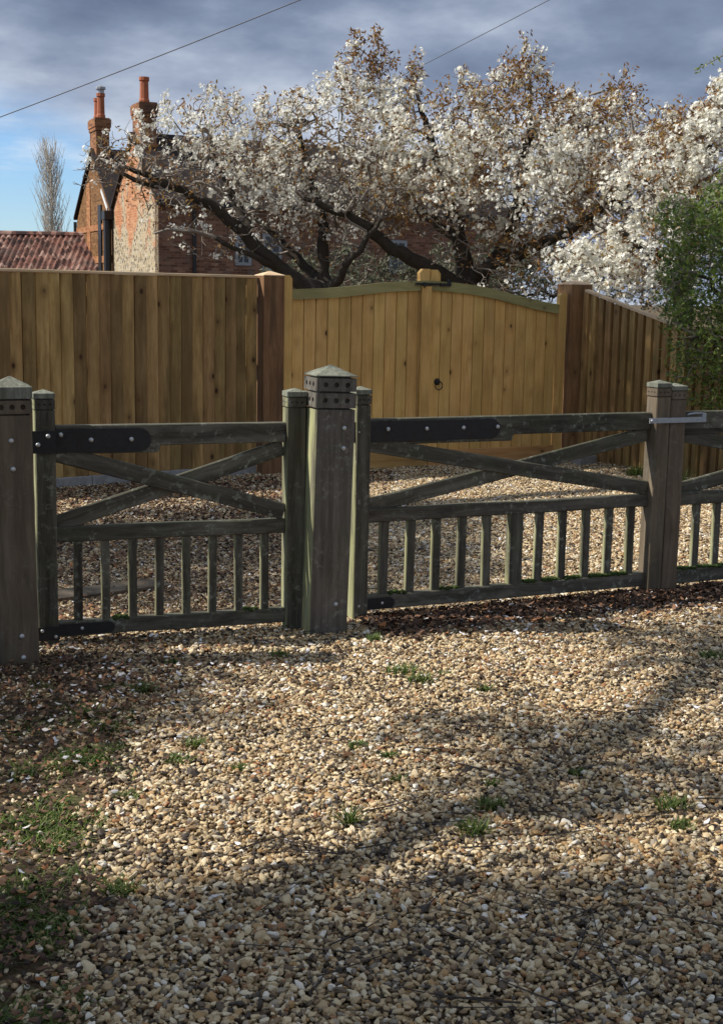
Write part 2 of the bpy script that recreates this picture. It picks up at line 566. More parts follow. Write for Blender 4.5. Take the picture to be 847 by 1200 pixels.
for k in range(7):
    ico = g.n('GeometryNodeMeshIcoSphere', {'Radius': 1.0, 'Subdivisions': 2})
    nt_ = g.n('ShaderNodeTexNoise', {'Vector': g.n('ShaderNodeVectorMath', {0: pos, 1: (k * 7.3, k * 3.1, k * 5.7)}, operation='ADD').outputs[0], 'Scale': .95, 'Detail': 1.8})
    of = g.n('ShaderNodeVectorMath', {0: nt_.outputs['Color'], 1: (.5, .5, .5)}, operation='SUBTRACT').outputs[0]
    of = g.n('ShaderNodeVectorMath', {0: of, 'Scale': 1.9}, operation='SCALE').outputs[0]
    sp = g.n('GeometryNodeSetPosition', {'Geometry': ico.outputs[0], 'Offset': of})
    ss = g.n('GeometryNodeSetShadeSmooth', {0: sp.outputs[0], 'Shade Smooth': k % 3 != 0})
    sm = g.n('GeometryNodeSetMaterial', {'Geometry': ss.outputs[0], 'Material': MAT['stone']})
    ng.links.new(sm.outputs[0], g2i.inputs[0])


def nattr(nm, ty):
    nd = g.n('GeometryNodeInputNamedAttribute', data_type=ty)
    nd.inputs['Name'].default_value = nm
    return nd.outputs[0]


m2p = g.n('GeometryNodeMeshToPoints', {'Mesh': gi.outputs[0]})
iop = g.n('GeometryNodeInstanceOnPoints', {'Points': m2p.outputs[0], 'Instance': g2i.outputs[0], 'Pick Instance': True,
          'Instance Index': nattr('var', 'INT'), 'Rotation': nattr('rot', 'FLOAT_VECTOR'), 'Scale': nattr('scl', 'FLOAT_VECTOR')})
ng.links.new(iop.outputs[0], gout.inputs[0])
md = go.modifiers.new('stones', 'NODES')
md.node_group = ng
go.data.materials.append(MAT['stone'])

# ------------------------------------------------------------------ leaf litter, petals, twigs, grass
leafV = np.array([(-.5, 0, .10), (-.15, -.28, -.02), (.25, -.2, .03), (.55, 0, .12), (.25, .2, 0), (-.15, .28, .06)])
leafF = np.array([(0, 1, 2, 3), (0, 3, 4, 5)])


def litter_points():
    out = []
    # along the front of the right gate
    n = 6500
    s = rng.uniform(.0, 2.7, n)
    dd = np.abs(rng.normal(.14, .19, n)) + .01
    out.append(np.stack([-.04 + .908 * s + .419 * dd, 6.488 + .419 * s - .908 * dd], 1))
    # round the left post and verge
    n = 2600
    out.append(np.stack([rng.normal(-1.2, .38, n), rng.normal(5.35, .42, n)], 1))
    n = 1100
    out.append(np.stack([rng.uniform(-1.3, -.8, n), rng.uniform(2.9, 5.2, n)], 1))
    # behind the left gate, towards the fence
    n = 15000
    s = rng.uniform(-1.6, 1.15, n)
    k = rng.uniform(0, 1, n)
    out.append(np.stack([-1.2 + s * .9 + k * -.6, 6.3 + s * .35 + k * 5.0], 1))
    n = 700
    s = rng.uniform(0, 1.1, n)
    out.append(np.stack([-.7 + s * .886, 11.7 + s * .46 - rng.exponential(.35, n)], 1))
    # thinly over the open gravel
    n = 500
    out.append(np.stack([rng.uniform(-.95, -.6, n), rng.uniform(2.4, 3.4, n)], 1))
    n = 420
    out.append(np.stack([rng.uniform(-1.1, 1.9, n), rng.uniform(2.6, 6.6, n)], 1))
    return np.concatenate(out)


def in_front_of_fence(p):
    fx = np.interp(p[:, 0], [-3.4, -.97, -.75, 2.05, 2.3, 3.2], [10.2, 11.85, 12.0, 13.4, 13.3, 11.9])
    return p[:, 1] < fx - .05


lp = litter_points()
lp = lp[in_front_of_fence(lp)]
n = len(lp)
nr = rng.normal(0, .45, (n, 3))
nr[:, 2] = 1
far = np.clip((lp[:, 1] - 5.5) / 6, 0, 1)
gf = (np.arange(n) < 3000) & (rng.uniform(0, 1, n) < .22)
V, F, T = scatter(leafV, leafF, np.column_stack([lp, .014 + rng.uniform(0, .022, n)]), nr, rng.uniform(.012, .034, n) * (1 + .35 * far) * np.where(gf, 1.9, 1), rng.uniform(0, 1, n))
MAT['litter'] = tone_mat('dead_leaves', [(0, (.025, .015, .010)), (.35, (.065, .037, .024)), (.65, (.125, .070, .042)), (.85, (.20, .105, .058)), (.94, (.27, .11, .04)), (1, (.34, .23, .15))], .85)
stuff(link('leaf_litter', npmesh('leaf_litter', V, F, T), MAT['litter']))

n = 620
s = rng.uniform(.3, 2.6, 240)
dd = np.abs(rng.normal(.30, .28, 240)) + .05
pp = np.concatenate([np.stack([-.04 + .908 * s + .419 * dd, 6.488 + .419 * s - .908 * dd], 1),
                     np.stack([rng.uniform(-1.5, 1.8, 170), rng.uniform(3.2, 6.6, 170)], 1),
                     np.stack([rng.normal(-1.1, .2, 120), rng.normal(4.9, .5, 120)], 1), np.stack([rng.normal(-.75, .5, 170), rng.normal(5.45, .35, 170)], 1),
                     np.stack([rng.uniform(-2.2, 1.4, 900), rng.uniform(6.6, 12.4, 900)], 1)])
pp = pp[in_front_of_fence(pp)]
n = len(pp)
nr = rng.normal(0, .35, (n, 3))
nr[:, 2] = 1
V, F, T = scatter(leafV, leafF, np.column_stack([pp, .022 + rng.uniform(0, .012, n)]), nr, rng.uniform(.014, .032, n), rng.uniform(0, 1, n))
MAT['petal'] = tone_mat('fallen_petal', [(0, (.60, .55, .50)), (.5, (.74, .71, .69)), (1, (.82, .80, .80))], .6, .15)
stuff(link('fallen_petals', npmesh('fallen_petals', V, F, T), MAT['petal']))

chains, rads = [], []
for k in range(300):
    if k < 200:
        x, y = rng.uniform(-.6, 1.8), rng.uniform(2.5, 5.6)
        if rng.uniform() < .5:
            x, y = rng.normal(.55, .42), rng.normal(3.3, .55)
    else:
        x, y = rng.uniform(-1.3, 2.2), rng.uniform(4.5, 6.8)
    L = rng.uniform(.05, .30) * (1 if k % 6 else 1.5)
    a = rng.uniform(0, math.pi)
    q = np.linspace(-.5, .5, 5)
    b = rng.normal(0, .12)
    pts = np.stack([x + L * (q * math.cos(a) - b * q * q * math.sin(a)), y + L * (q * math.sin(a) + b * q * q * math.cos(a)), .020 + rng.uniform(0, .012) + rng.uniform(-.04, .06) * q * L], 1)
    chains.append(pts)
    rads.append(np.linspace(1, .5, 5) * rng.uniform(.0012, .0032))
V, F = tube_arrays(chains, rads, 4)
MAT['twig'] = plain('twig_bark', (.055, .042, .035), .9, 0, 50, .4)
stuff(link('fallen_twigs', npmesh('fallen_twigs', V, F), MAT['twig']))

# grass blades: bent strips
MAT['grass'] = tone_mat('grass_blade', [(0, (.04, .065, .013)), (.5, (.095, .15, .028)), (.82, (.18, .24, .05)), (1, (.27, .23, .11))], .6, .35)


def blades(px, py, h, lean, seed_rng=rng):
    n = len(px)
    a = seed_rng.uniform(0, 6.283, n)
    dx, dy = np.cos(a) * lean * h, np.sin(a) * lean * h
    wd = .0022 + .0011 * seed_rng.uniform(0, 1, n)
    ux, uy = -np.sin(a) * wd, np.cos(a) * wd
    rows = []
    for t_, wk in ((0, 1.0), (.5, .85), (1, .1)):
        cx, cy, cz = px + dx * t_ ** 1.8, py + dy * t_ ** 1.8, .002 + h * (t_ - .25 * t_ * t_ * lean)
        rows += [np.stack([cx - ux * wk, cy - uy * wk, cz], 1), np.stack([cx + ux * wk, cy + uy * wk, cz], 1)]
    V = np.stack(rows, 1).reshape(-1, 3)
    F = np.array([(0, 1, 3, 2), (2, 3, 5, 4)])[None] + (np.arange(n) * 6)[:, None, None]
    return V, F.reshape(-1, 4), np.repeat(seed_rng.uniform(0, 1, n), 6)


def verge_grass():
    xs, ys = [], []
    for k in range(420):
        y = rng.uniform(2.4, 5.25)
        x = float(verge_edge(np.array([y]))[0]) - abs(rng.normal(0, .26)) + rng.normal(.04, .04)
        if mnoise.noise(Vector((x * 4, y * 4, 2.2))) < (.02 if y > 3.3 else -.2):
            continue
        m_ = int(rng.integers(14, 60))
        s_ = rng.uniform(.02, .06)
        xs.append(rng.normal(x, s_, m_))
        ys.append(rng.normal(y, s_, m_))
    xs, ys = np.concatenate(xs), np.concatenate(ys)
    return blades(xs, ys, rng.uniform(.014, .042, len(xs)), rng.uniform(.5, 1.6, len(xs)))


V, F, T = verge_grass()
stuff(link('verge_grass', npmesh('verge_grass', V, F, T), MAT['grass']))

TUFTS = [  # x, y, radius, height, what singles it out
    (.255, 5.375, .055, .06, 'largest green grass tuft on the gravel, below the hinge of the wide gate'),
    (.18, 5.53, .07, .05, 'dull grass tuft behind the largest tuft below the wide gate'),
    (.52, 5.27, .035, .04, 'small bright grass tuft just right of the largest tuft'),
    (.37, 5.50, .03, .03, 'tiny bright weed tuft behind and right of the largest tuft'),
    (-.87, 5.18, .06, .05, 'dark grass tuft on thin gravel right of the left post foot'),
    (-.81, 5.60, .05, .03, 'dull grass tuft under the small gate'),
    (-.58, 4.53, .035, .045, 'upright bright tuft at the left edge of the sunny gravel'),
    (-.62, 4.36, .05, .04, 'pale spreading grass tuft in front of the upright tuft, left on the sunny gravel'),
    (-.73, 4.03, .045, .03, 'bright flat weed tuft at the border of verge and gravel'),
    (-.40, 4.30, .04, .03, 'dull tuft on sunlit gravel left of centre'),
    (.0, 4.55, .04, .035, 'dull dark tuft on sunlit gravel at the centre'),
    (.11, 4.44, .022, .04, 'slim dull sprig right of the dark tuft at the centre'),
    (.145, 4.22, .035, .025, 'bright low weed tuft on sunlit gravel right of the centre'),
    (-.02, 3.83, .014, .09, 'single tall green sprout in the middle of the sunlit gravel'),
    (.45, 4.20, .03, .03, 'bright low tuft beside the streak of limb shadow'),
    (.42, 3.99, .055, .055, 'dark grass tuft at the upper end of the limb shadow'),
    (.355, 3.80, .05, .055, 'dark grass tuft at the lower end of the limb shadow'),
    (.75, 4.32, .03, .025, 'bright low tuft alone on gravel right of the limb shadow'),
    (1.005, 4.02, .055, .055, 'grassy tuft near the right edge of the sunlit gravel'),
    (1.0, 3.86, .04, .04, 'sparse tuft in front of the grassy tuft near the right edge'),
    (1.62, 5.88, .07, .04, 'dull grass tuft on leaf litter below the meeting stiles'),
    (1.72, 5.75, .06, .05, 'grass tuft at the right edge below the far gate leaf'),
    (.07, 6.05, .04, .05, 'grass tuft with an orange leaf beside the thick post foot'),
    (-.36, 5.75, .05, .04, 'low tuft in front of the small gate latch stile'),
    (2.55, 12.25, .10, .16, 'light green weed tuft at the foot of the sloping fence'),
    (2.78, 11.6, .12, .22, 'tall grass tuft behind the meeting stiles beside the shrub'),
    (-.63, 3.35, .05, .045, 'shaded grass tuft at the lower left among the stones'),
]
for x, y, r_, h_, lab in TUFTS:
    n = int(35 + r_ * 1500)
    V, F, T = blades(np.clip(rng.normal(0, r_ * .5, n), -r_ * .8, r_ * .8), np.clip(rng.normal(0, r_ * .4, n), -r_ * .7, r_ * .7), rng.uniform(.35, 1, n) * h_, rng.uniform(.3, 1.5, n))
    V[:, 2] += .008
    tag(link('grass_tuft', npmesh('grass_tuft', V, F, T), MAT['grass'], None, (x, y, 0)), lab, 'grass tuft', 'grass tufts growing through the gravel')


# ------------------------------------------------------------------ front posts and gates
def boolean(me, cut_me):
    a = bpy.data.objects.new('a', me)
    b = bpy.data.objects.new('b', cut_me)
    COL.objects.link(a)
    COL.objects.link(b)
    md_ = a.modifiers.new('b', 'BOOLEAN')
    md_.object = b
    md_.operation = 'DIFFERENCE'
    md_.solver = 'EXACT'
    bpy.context.view_layer.update()
    out = bpy.data.meshes.new_from_object(a.evaluated_get(bpy.context.evaluated_depsgraph_get()))
    bpy.data.objects.remove(a)
    bpy.data.objects.remove(b)
    return out


def drilled_band(w_, d, h, n, r_, z0):
    """block from z0 to z0+h with n blind holes in each of the four faces"""
    bx = MB()
    ch = .004
    a, b = w_ / 2, d / 2
    sec = [(-a + ch, -b), (a - ch, -b), (a, -b + ch), (a, b - ch), (a - ch, b), (-a + ch, b), (-a, b - ch), (-a, -b + ch)]
    V = [(x, y, z_) for z_ in (z0, z0 + h) for x, y in sec]
    bx.add(V, [tuple(range(8)), tuple(range(8, 16))] + [(k, (k + 1) % 8, 8 + (k + 1) % 8, 8 + k) for k in range(8)])
    cm = MB()
    dep = .016
    for k in range(n):
        u = (k - (n - 1) / 2) * (w_ * .27 if n == 3 else w_ * .4)
        zc = z0 + h * .5
        for (cx, cy, dx, dy) in ((u, -b, 0, 1), (u, b, 0, -1), (-a, u, 1, 0), (a, u, -1, 0)):
            cm.tube([(cx - dx * .01, cy - dy * .01, zc), (cx + dx * dep, cy + dy * dep, zc)], r_, 10)
    return boolean(bx.mesh('drilled_band'), cm.mesh('cut'))


def bolt_mesh(r_=.011):
    return MB().lathe([(r_, 0), (r_, r_ * .3), (r_ * .8, r_ * .62), (r_ * .4, r_ * .85), (r_ * .1, r_ * .92)], n=10, axis='y').mesh('bolt', True)


BOLT = bolt_mesh()
BOLT_S = bolt_mesh(.0085)
BOLT.materials.append(MAT['bolt'])
BOLT_S.materials.append(MAT['bolt'])


def add_post(parent, w_, d, zshaft, bands, cap_h, shaft_mat, band_mat, loc=(0, 0, 0), n=3, r_=.0125, groove=.008, cap_lip=.05, overhang=.004):
    """shaft, drilled bands split by grooves, lip and pyramid cap; returns nothing"""
    sh = timber(zshaft, w_, d, 'z', 6, .0012, .007, 'post_shaft', 0.0)
    core = MB().box(-w_ / 2 + .022, w_ / 2 - .022, -d / 2 + .022, d / 2 - .022, zshaft - .02, zshaft + sum(bands) + groove * (len(bands) + 1) + .01).mesh('neck')
    link('post_shaft', sh, shaft_mat, parent, loc)
    link('neck', core, shaft_mat, parent, loc)
    z_ = zshaft + groove
    for h in bands:
        link('drilled_band', drilled_band(w_ + overhang, d + overhang, h, n, r_, z_), band_mat, parent, loc)
        z_ += h + groove
    a, b = w_ / 2 + overhang, d / 2 + overhang
    mb = MB()
    lip = cap_lip
    V = [(-a, -b, z_), (a, -b, z_), (a, b, z_), (-a, b, z_), (-a, -b, z_ + lip), (a, -b, z_ + lip), (a, b, z_ + lip), (-a, b, z_ + lip),
         (-.02 * w_, -.02 * d, z_ + lip + cap_h), (.02 * w_, -.02 * d, z_ + lip + cap_h), (.02 * w_, .02 * d, z_ + lip + cap_h), (-.02 * w_, .02 * d, z_ + lip + cap_h)]
    mb.add(V, [(0, 1, 2, 3), (0, 1, 5, 4), (1, 2, 6, 5), (2, 3, 7, 6), (3, 0, 4, 7), (4, 5, 9, 8), (5, 6, 10, 9), (6, 7, 11, 10), (7, 4, 8, 11), (8, 9, 10, 11)])
    mb.build('cap', MAT['cap'], parent, loc)
    return z_ + lip + cap_h


def bolts(parent, pts, mesh=BOLT, y=0.0):
    for p in pts:
        link('bolt', mesh, None, parent, (p[0], y if len(p) < 3 else p[2], p[1]))


def strap(parent, x0, x1, z0, z1, y, bolt_pts, mesh=BOLT):
    """black flat hinge strap with a round end"""
    r_ = (z1 - z0) / 2
    pts = [(x0, z0), (x1 - r_, z0)] + [(x1 - r_ + r_ * math.sin(a), (z0 + z1) / 2 - r_ * math.cos(a)) for a in np.linspace(.2, math.pi - .2, 9)] + [(x1 - r_, z1), (x0, z1)]
    o = MB().prism(pts, y - .006, y).build('hinge_strap', MAT['iron'], parent)
    bolts(o, bolt_pts, mesh, y - .006)
    return o


GA = math.atan2(.332, .943)
GB = math.atan2(.419, .908)

# left post
c = Vector((-1.382, 5.555, 0)) - Vector((math.cos(GA), math.sin(GA), 0)) * .08 + Vector((-math.sin(GA), math.cos(GA), 0)) * .08
t_ = thing('gate_post', 'brown square gate post with one row of drilled holes, at the left edge', 'gate post', c, GA, 'square gate posts along the drive')
t_.rotation_euler = (0, R(-.5), GA)
add_post(t_, .16, .16, 1.09, [.055], .042, MAT['post_brown'], MAT['post_brown'], r_=.0115, cap_lip=.048)
bolts(t_, [(-.008, .985), (-.004, .865), (.01, .14), (.014, .045)], BOLT, -.08)

# thick middle pillar, leaning a touch
c = Vector((-.244, 6.134, 0)) + Vector((math.cos(GA), math.sin(GA), 0)) * .098 + Vector((-math.sin(GA), math.cos(GA), 0)) * .098
t_ = thing('gate_post', 'thick weathered gate post with two rows of drilled holes, between the two gates', 'gate post', c, GA, 'square gate posts along the drive')
t_.rotation_euler = (0, R(1.3), GA)
MAT['pillar'] = wood('weathered_pillar', [(.25, (.045, .036, .030)), (.45, (.090, .074, .062)), (.65, (.15, .128, .108)), (.82, (.26, .24, .20))], 'z', .05, .2, .30, .35, grain=22, sunlit_algae=.95)
add_post(t_, .195, .195, 1.085, [.068, .06], .046, MAT['pillar'], MAT['post'], r_=.0125, groove=.009, cap_lip=.004)
bolts(t_, [(.045, 1.00), (.045, .905), (.035, .155)], BOLT, -.0975)


def gate_frame(root, L, hinge_w, close_w, rail_x0, rail_x1, notch, bal, bal_w, muntin=None, moss=False, mid=(.485, .555), bot=(.045, .115), braces=True, deep_left=True):
    yd = .046
    top = [(rail_x0, 1.016), (rail_x0, .886), (notch - .01, .886), (notch, .893), (notch + .004, .918), (rail_x1, .922), (rail_x1, 1.016)]
    mb = MB().prism(top, -yd / 2, yd / 2)
    o = mb.build('top_rail', MAT['old_x'], root)
    bv = o.modifiers.new('b', 'BEVEL')
    bv.width = .004
    bv.segments = 1
    cx = (rail_x0 + rail_x1) / 2
    Lr = rail_x1 - rail_x0
    link('middle_rail', timber(Lr, mid[1] - mid[0], yd, 'x', 6, .0018), MAT['old_x'], root, (cx, 0, sum(mid) / 2))
    link('bottom_rail', timber(Lr, bot[1] - bot[0], yd + .006, 'x', 6, .002), MAT['old_x'], root, (cx, 0, sum(bot) / 2))
    if braces:
        z0, z1 = mid[1] + .012, .890
        for k, (za, zb) in enumerate(((z1, z0 + .02), (z0 - .004, z1 + .006))):
            ln = math.hypot(Lr, zb - za)
            ang = math.atan2(zb - za, Lr)
            link('brace', timber(ln - .012, .078, .022, 'x', 4, .0015), MAT['old_x'], root, (cx, -.0115 + k * .0235, (za + zb) / 2), (0, -ang, 0))
    bm_ = timber(mid[0] - bot[1] + .02, bal_w, .024, 'z', 3, .001, .004, 'baluster')
    for s in bal:
        link('baluster', bm_, MAT['old_z'], root, (s, random.uniform(-.002, .002), (mid[0] + bot[1]) / 2), (0, R(random.uniform(-.5, .5)), 0))
    if muntin:
        link('muntin', timber(mid[0] - bot[1] + .004, muntin[1], .04, 'z', 3), MAT['old_z'], root, (muntin[0], 0, (mid[0] + bot[1]) / 2))


def stile(root, s0, s1, d, zshaft=1.085, mat='old_z', y=0.0, z0=0.012, hole=.0045, band=.042, cap_lip=.022):
    e = bpy.data.objects.new('stile', None)
    w_ = s1 - s0
    sh = timber(zshaft - z0, w_, d, 'z', 6, .0012, .005, 'stile', z0)
    o = link('stile', sh, MAT[mat], root, ((s0 + s1) / 2, y, 0))
    core = MB().box(-w_ / 2 + .008, w_ / 2 - .008, -d / 2 + .008, d / 2 - .008, zshaft - .02, zshaft + band + .016).mesh('neck')
    link('neck', core, MAT[mat], o)
    link('drilled_band', drilled_band(w_ + .003, d + .003, band, 3, hole, zshaft + .006), MAT[mat], o)
    z_ = zshaft + .006 + band + .006
    a, b = w_ / 2 + .002, d / 2 + .002
    V = [(-a, -b, z_), (a, -b, z_), (a, b, z_), (-a, b, z_), (-a, -b, z_ + cap_lip), (a, -b, z_ + cap_lip), (a, b, z_ + cap_lip), (-a, b, z_ + cap_lip), (0, 0, z_ + cap_lip + .016)]
    MB().add(V, [(0, 1, 2, 3), (0, 1, 5, 4), (1, 2, 6, 5), (2, 3, 7, 6), (3, 0, 4, 7), (4, 5, 8), (5, 6, 8), (6, 7, 8), (7, 4, 8)]).build('cap', MAT['cap'], o)
    return o


# small gate
ga = thing('garden_gate', 'narrow weathered gate with eight balusters, between the left post and the thick post', 'gate', (-1.425, 5.894, 0), GA, 'weathered timber gates')
gate_frame(ga, 1.25, .09, .09, .046, 1.117, .515, [.14, .264, .389, .515, .641, .767, .893, 1.020], .040)
stile(ga, -.045, .045, .085)
stile(ga, 1.118, 1.212, .085)
strap(ga, .048, .475, .893, 1.0, -.0235, [(.07, .975), (.204, .95), (.385, .95)])
link('hinge_plate', MB().box(-.06, .0475, -.052, -.0435, .895, .995).mesh('hinge_plate'), MAT['iron'], ga)
bolts(ga, [(.012, .972), (-.032, .935)], BOLT, -.052)
o = strap(ga, .048, .30, .055, .105, -.0285, [(.15, .082)], BOLT_S)
link('hinge_plate', MB().box(-.06, .0475, -.052, -.0435, .04, .10).mesh('hinge_plate'), MAT['iron'], ga)
bolts(ga, [(.03, .055), (-.03, .085)], BOLT_S, -.052)

# wide pair: left leaf
b0 = Vector((-.04, 6.488, 0))
ex = Vector((math.cos(GB), math.sin(GB), 0))
gb = thing('drive_gate', 'wide weathered gate leaf with black hinge strap and ten balusters, right of the thick post', 'gate', b0, GB, 'weathered timber gates')
gate_frame(gb, 1.86, .08, .09, .069, 1.764, .889, [.169, .318, .467, .615, .764, 1.083, 1.23, 1.38, 1.527, 1.672], .050, (.935, .085), mid=(.497, .565), bot=(.05, .125))
stile(gb, -.012, .068, .085)
stile(gb, 1.765, 1.859, .095, 1.10, 'post_brown', -.012)
strap(gb, -.02, .805, .902, 1.004, -.0275, [(.005, .955), (.165, .965), (.38, .962), (.59, .962), (.79, .962)])
strap(gb, .0, .22, .055, .112, -.031, [(.02, .08), (.15, .085)], BOLT_S)
lt = MB().prism([(1.711, .962), (2.060, .962), (2.060, .990), (1.711, .990)], -.079, -.073)
lo = lt.build('throw_over_loop', MAT['zinc'], gb)
MB().box(2.0605, 2.088, -.080, -.064, .962, 1.012).build('loop_end', MAT['zinc'], lo)

MB().tube([(2.078, -.066, 1.006), (2.06, -.072, 1.010), (2.02, -.070, 1.011), (1.985, -.062, 1.006), (1.975, -.058, .998)], .005, 6).build('loop_handle', MAT['zinc'], lo, smooth=True)
bolts(lo, [(1.724, .976)], BOLT_S, -.079)

# wide pair: right leaf, runs out of the picture
gc = thing('drive_gate', 'weathered gate leaf right of the meeting stiles, cut off by the right edge', 'gate', b0 + ex * 1.861, GB, 'weathered timber gates')
gate_frame(gc, 1.86, .08, .09, .103, 1.79, .09, [.113 + .147 * k for k in (0, 1, 2, 3, 4, 6, 7, 8, 9, 10)], .050, (.935, .085), mid=(.490, .562), bot=(.045, .125))
stile(gc, .0, .102, .095, 1.083, 'post_brown', -.016)
stile(gc, 1.79, 1.87, .085)


# moss cushions on the bottom rails
def moss(root, spans, z_, seed):
    r2 = np.random.default_rng(seed)
    ico = bmesh.new()
    bmesh.ops.create_icosphere(ico, subdivisions=1, radius=1)
    TV = np.array([v.co[:] for v in ico.verts])
    TF = np.array([[v.index for v in f.verts] for f in ico.faces])
    ico.free()
    P = []
    for s0, s1, k in spans:
        P.append(np.stack([r2.uniform(s0, s1, k), r2.uniform(-.022, .022, k), np.full(k, z_)], 1))
    P = np.concatenate(P)
    S = r2.uniform(.006, .016, (len(P), 1)) * np.array([[1, 1, .8]])
    V, F, _ = scatter(TV, TF, P, np.tile([[0, 0, 1.]], (len(P), 1)), S)
    stuff(link('moss', npmesh('moss', V, F, None, True), MAT['moss'], root))


moss(gb, [(1.10, 1.22, 70), (1.25, 1.36, 50), (1.41, 1.66, 150), (1.0, 1.07, 30), (.2, .3, 24), (.5, .6, 16)], .128, 3)
moss(gc, [(.12, .26, 60), (.28, .6, 120), (.65, 1.1, 60)], .128, 4)
moss(ga, [(.3, .36, 16), (.9, 1.0, 16)], .116, 5)

# bit of board fence left of the left post
t_ = thing('board_fence', 'short stretch of weathered boards butting against the left post at the left edge', 'fence', Vector((-1.53, 5.50, 0)), GA)
for k in range(3):
    link('board', timber(.9, .30, .02, 'x', 2), MAT['post_brown'], t_, (-.47, .08, .16 + k * .305))

# half-buried plank behind the small gate
a, b = Vector((-1.72, 6.72, 0)), Vector((-1.10, 7.16, 0))
t_ = tag(link('timber_edging', timber(.80, .20, .05, 'x', 4, .003), MAT['post_brown'], None, (a + b) / 2 + Vector((0, 0, .012)), (R(90), 0, math.atan2(b.y - a.y, b.x - a.x))),
         'old brown plank sunk in the gravel behind the small gate', 'plank')

# ------------------------------------------------------------------ rear fence, posts and gate pair
FA = math.atan2(.585, .811)
fl = 3.20
forg = Vector((-.985, 11.955, 0)) - Vector((.811, .585, 0)) * fl
t_ = thing('board_fence', 'long fence of upright boards with pale capping, left of the tall gates', 'fence', forg, FA, 'new board fences')
bw = .109


def feather(h, w_=.140):
    s_ = [(-.0575, -.004), (-.0575, -.009), (-.0465, -.011), (-.046, -.019), (-.0435, -.0205), (.0485, -.043), (.051, -.041), (.0515, -.004)]
    V = [(x, y, z_) for z_ in (0, h) for x, y in s_]
    n = len(s_)
    return pymesh('board', V, [(0, 1, 2, 7), (2, 3, 4, 5, 6, 7), (8, 9, 10, 15), (10, 11, 12, 13, 14, 15)] + [(k, (k + 1) % n, n + (k + 1) % n, n + k) for k in range(n)])


FB = feather(1.665)
FB.materials.append(MAT['feather'])
nb_ = int(fl / bw)
for k in range(nb_ + 1):
    o = link('board', FB, None, t_, (fl - .05 - k * bw + random.uniform(-.004, .004), random.uniform(-.002, .002), .096), (0, R(random.uniform(-.25, .25)), R(-1.0)))
link('capping_rail', timber(fl, .024, .068, 'x', 8, .001, .004), MAT['caprail'], t_, (fl / 2, -.010, 1.775))
for k, z_ in enumerate((.35, 1.0, 1.6)):
    link('arris_rail', timber(fl, .07, .05, 'x', 2), MAT['feather'], t_, (fl / 2, .035, z_))
for k in range(2):
    link('gravel_board', timber(fl / 2 - .004, .12, .05, 'x', 3, .0006, .006), MAT['concrete'], t_, (fl * (.25 + .5 * k), -.02, .035))

GQ = math.atan2(.463, .886)
gq = Vector((.886, .463, 0))
gorg = Vector((-.751, 11.991, 0))


def new_post(label, c, rz, w_, h, lean=0.0):
    t_ = thing('fence_post', label, 'fence post', c, rz, 'square posts of the tall gates')
    link('post_shaft', timber(h, w_, w_, 'z', 4, .001, .004, 'post_shaft', 0.0), MAT['newpost'], t_)
    a = w_ / 2 + .004
    V = [(-a, -a, h), (a, -a, h), (a, a, h), (-a, a, h), (-a, -a, h + .008), (a, -a, h + .008), (a, a, h + .008), (-a, a, h + .008), (0, 0, h + .045)]
    MB().add(V, [(0, 1, 2, 3), (0, 1, 5, 4), (1, 2, 6, 5), (2, 3, 7, 6), (3, 0, 4, 7), (4, 5, 8), (5, 6, 8), (6, 7, 8), (7, 4, 8)]).build('cap', MAT['caprail'], t_)
    return t_


new_post('brown square post with pale pyramid cap, left of the tall gates', gorg - gq * .115 + Vector((-.0, .03, 0)), GQ, .20, 1.785)
new_post('brown square post with flat-sided cap, right of the tall gates', gorg + gq * 3.255 + Vector((.463, -.886, 0)) * -.05, GQ, .25, 1.775)

# the pair of tall gates
def top_curve(s):
    return float(np.interp(s, [0, .1, .25, .45, .65, .85, 1.05, 1.25, 1.42, 1.53, 1.65, 1.85, 2.05, 2.25, 2.45, 2.65, 2.85, 3.0, 3.08],
                           [1.672, 1.674, 1.679, 1.690, 1.708, 1.732, 1.754, 1.769, 1.776, 1.778, 1.774, 1.762, 1.742, 1.712, 1.672, 1.632, 1.598, 1.578, 1.572]))


RAILH = .092


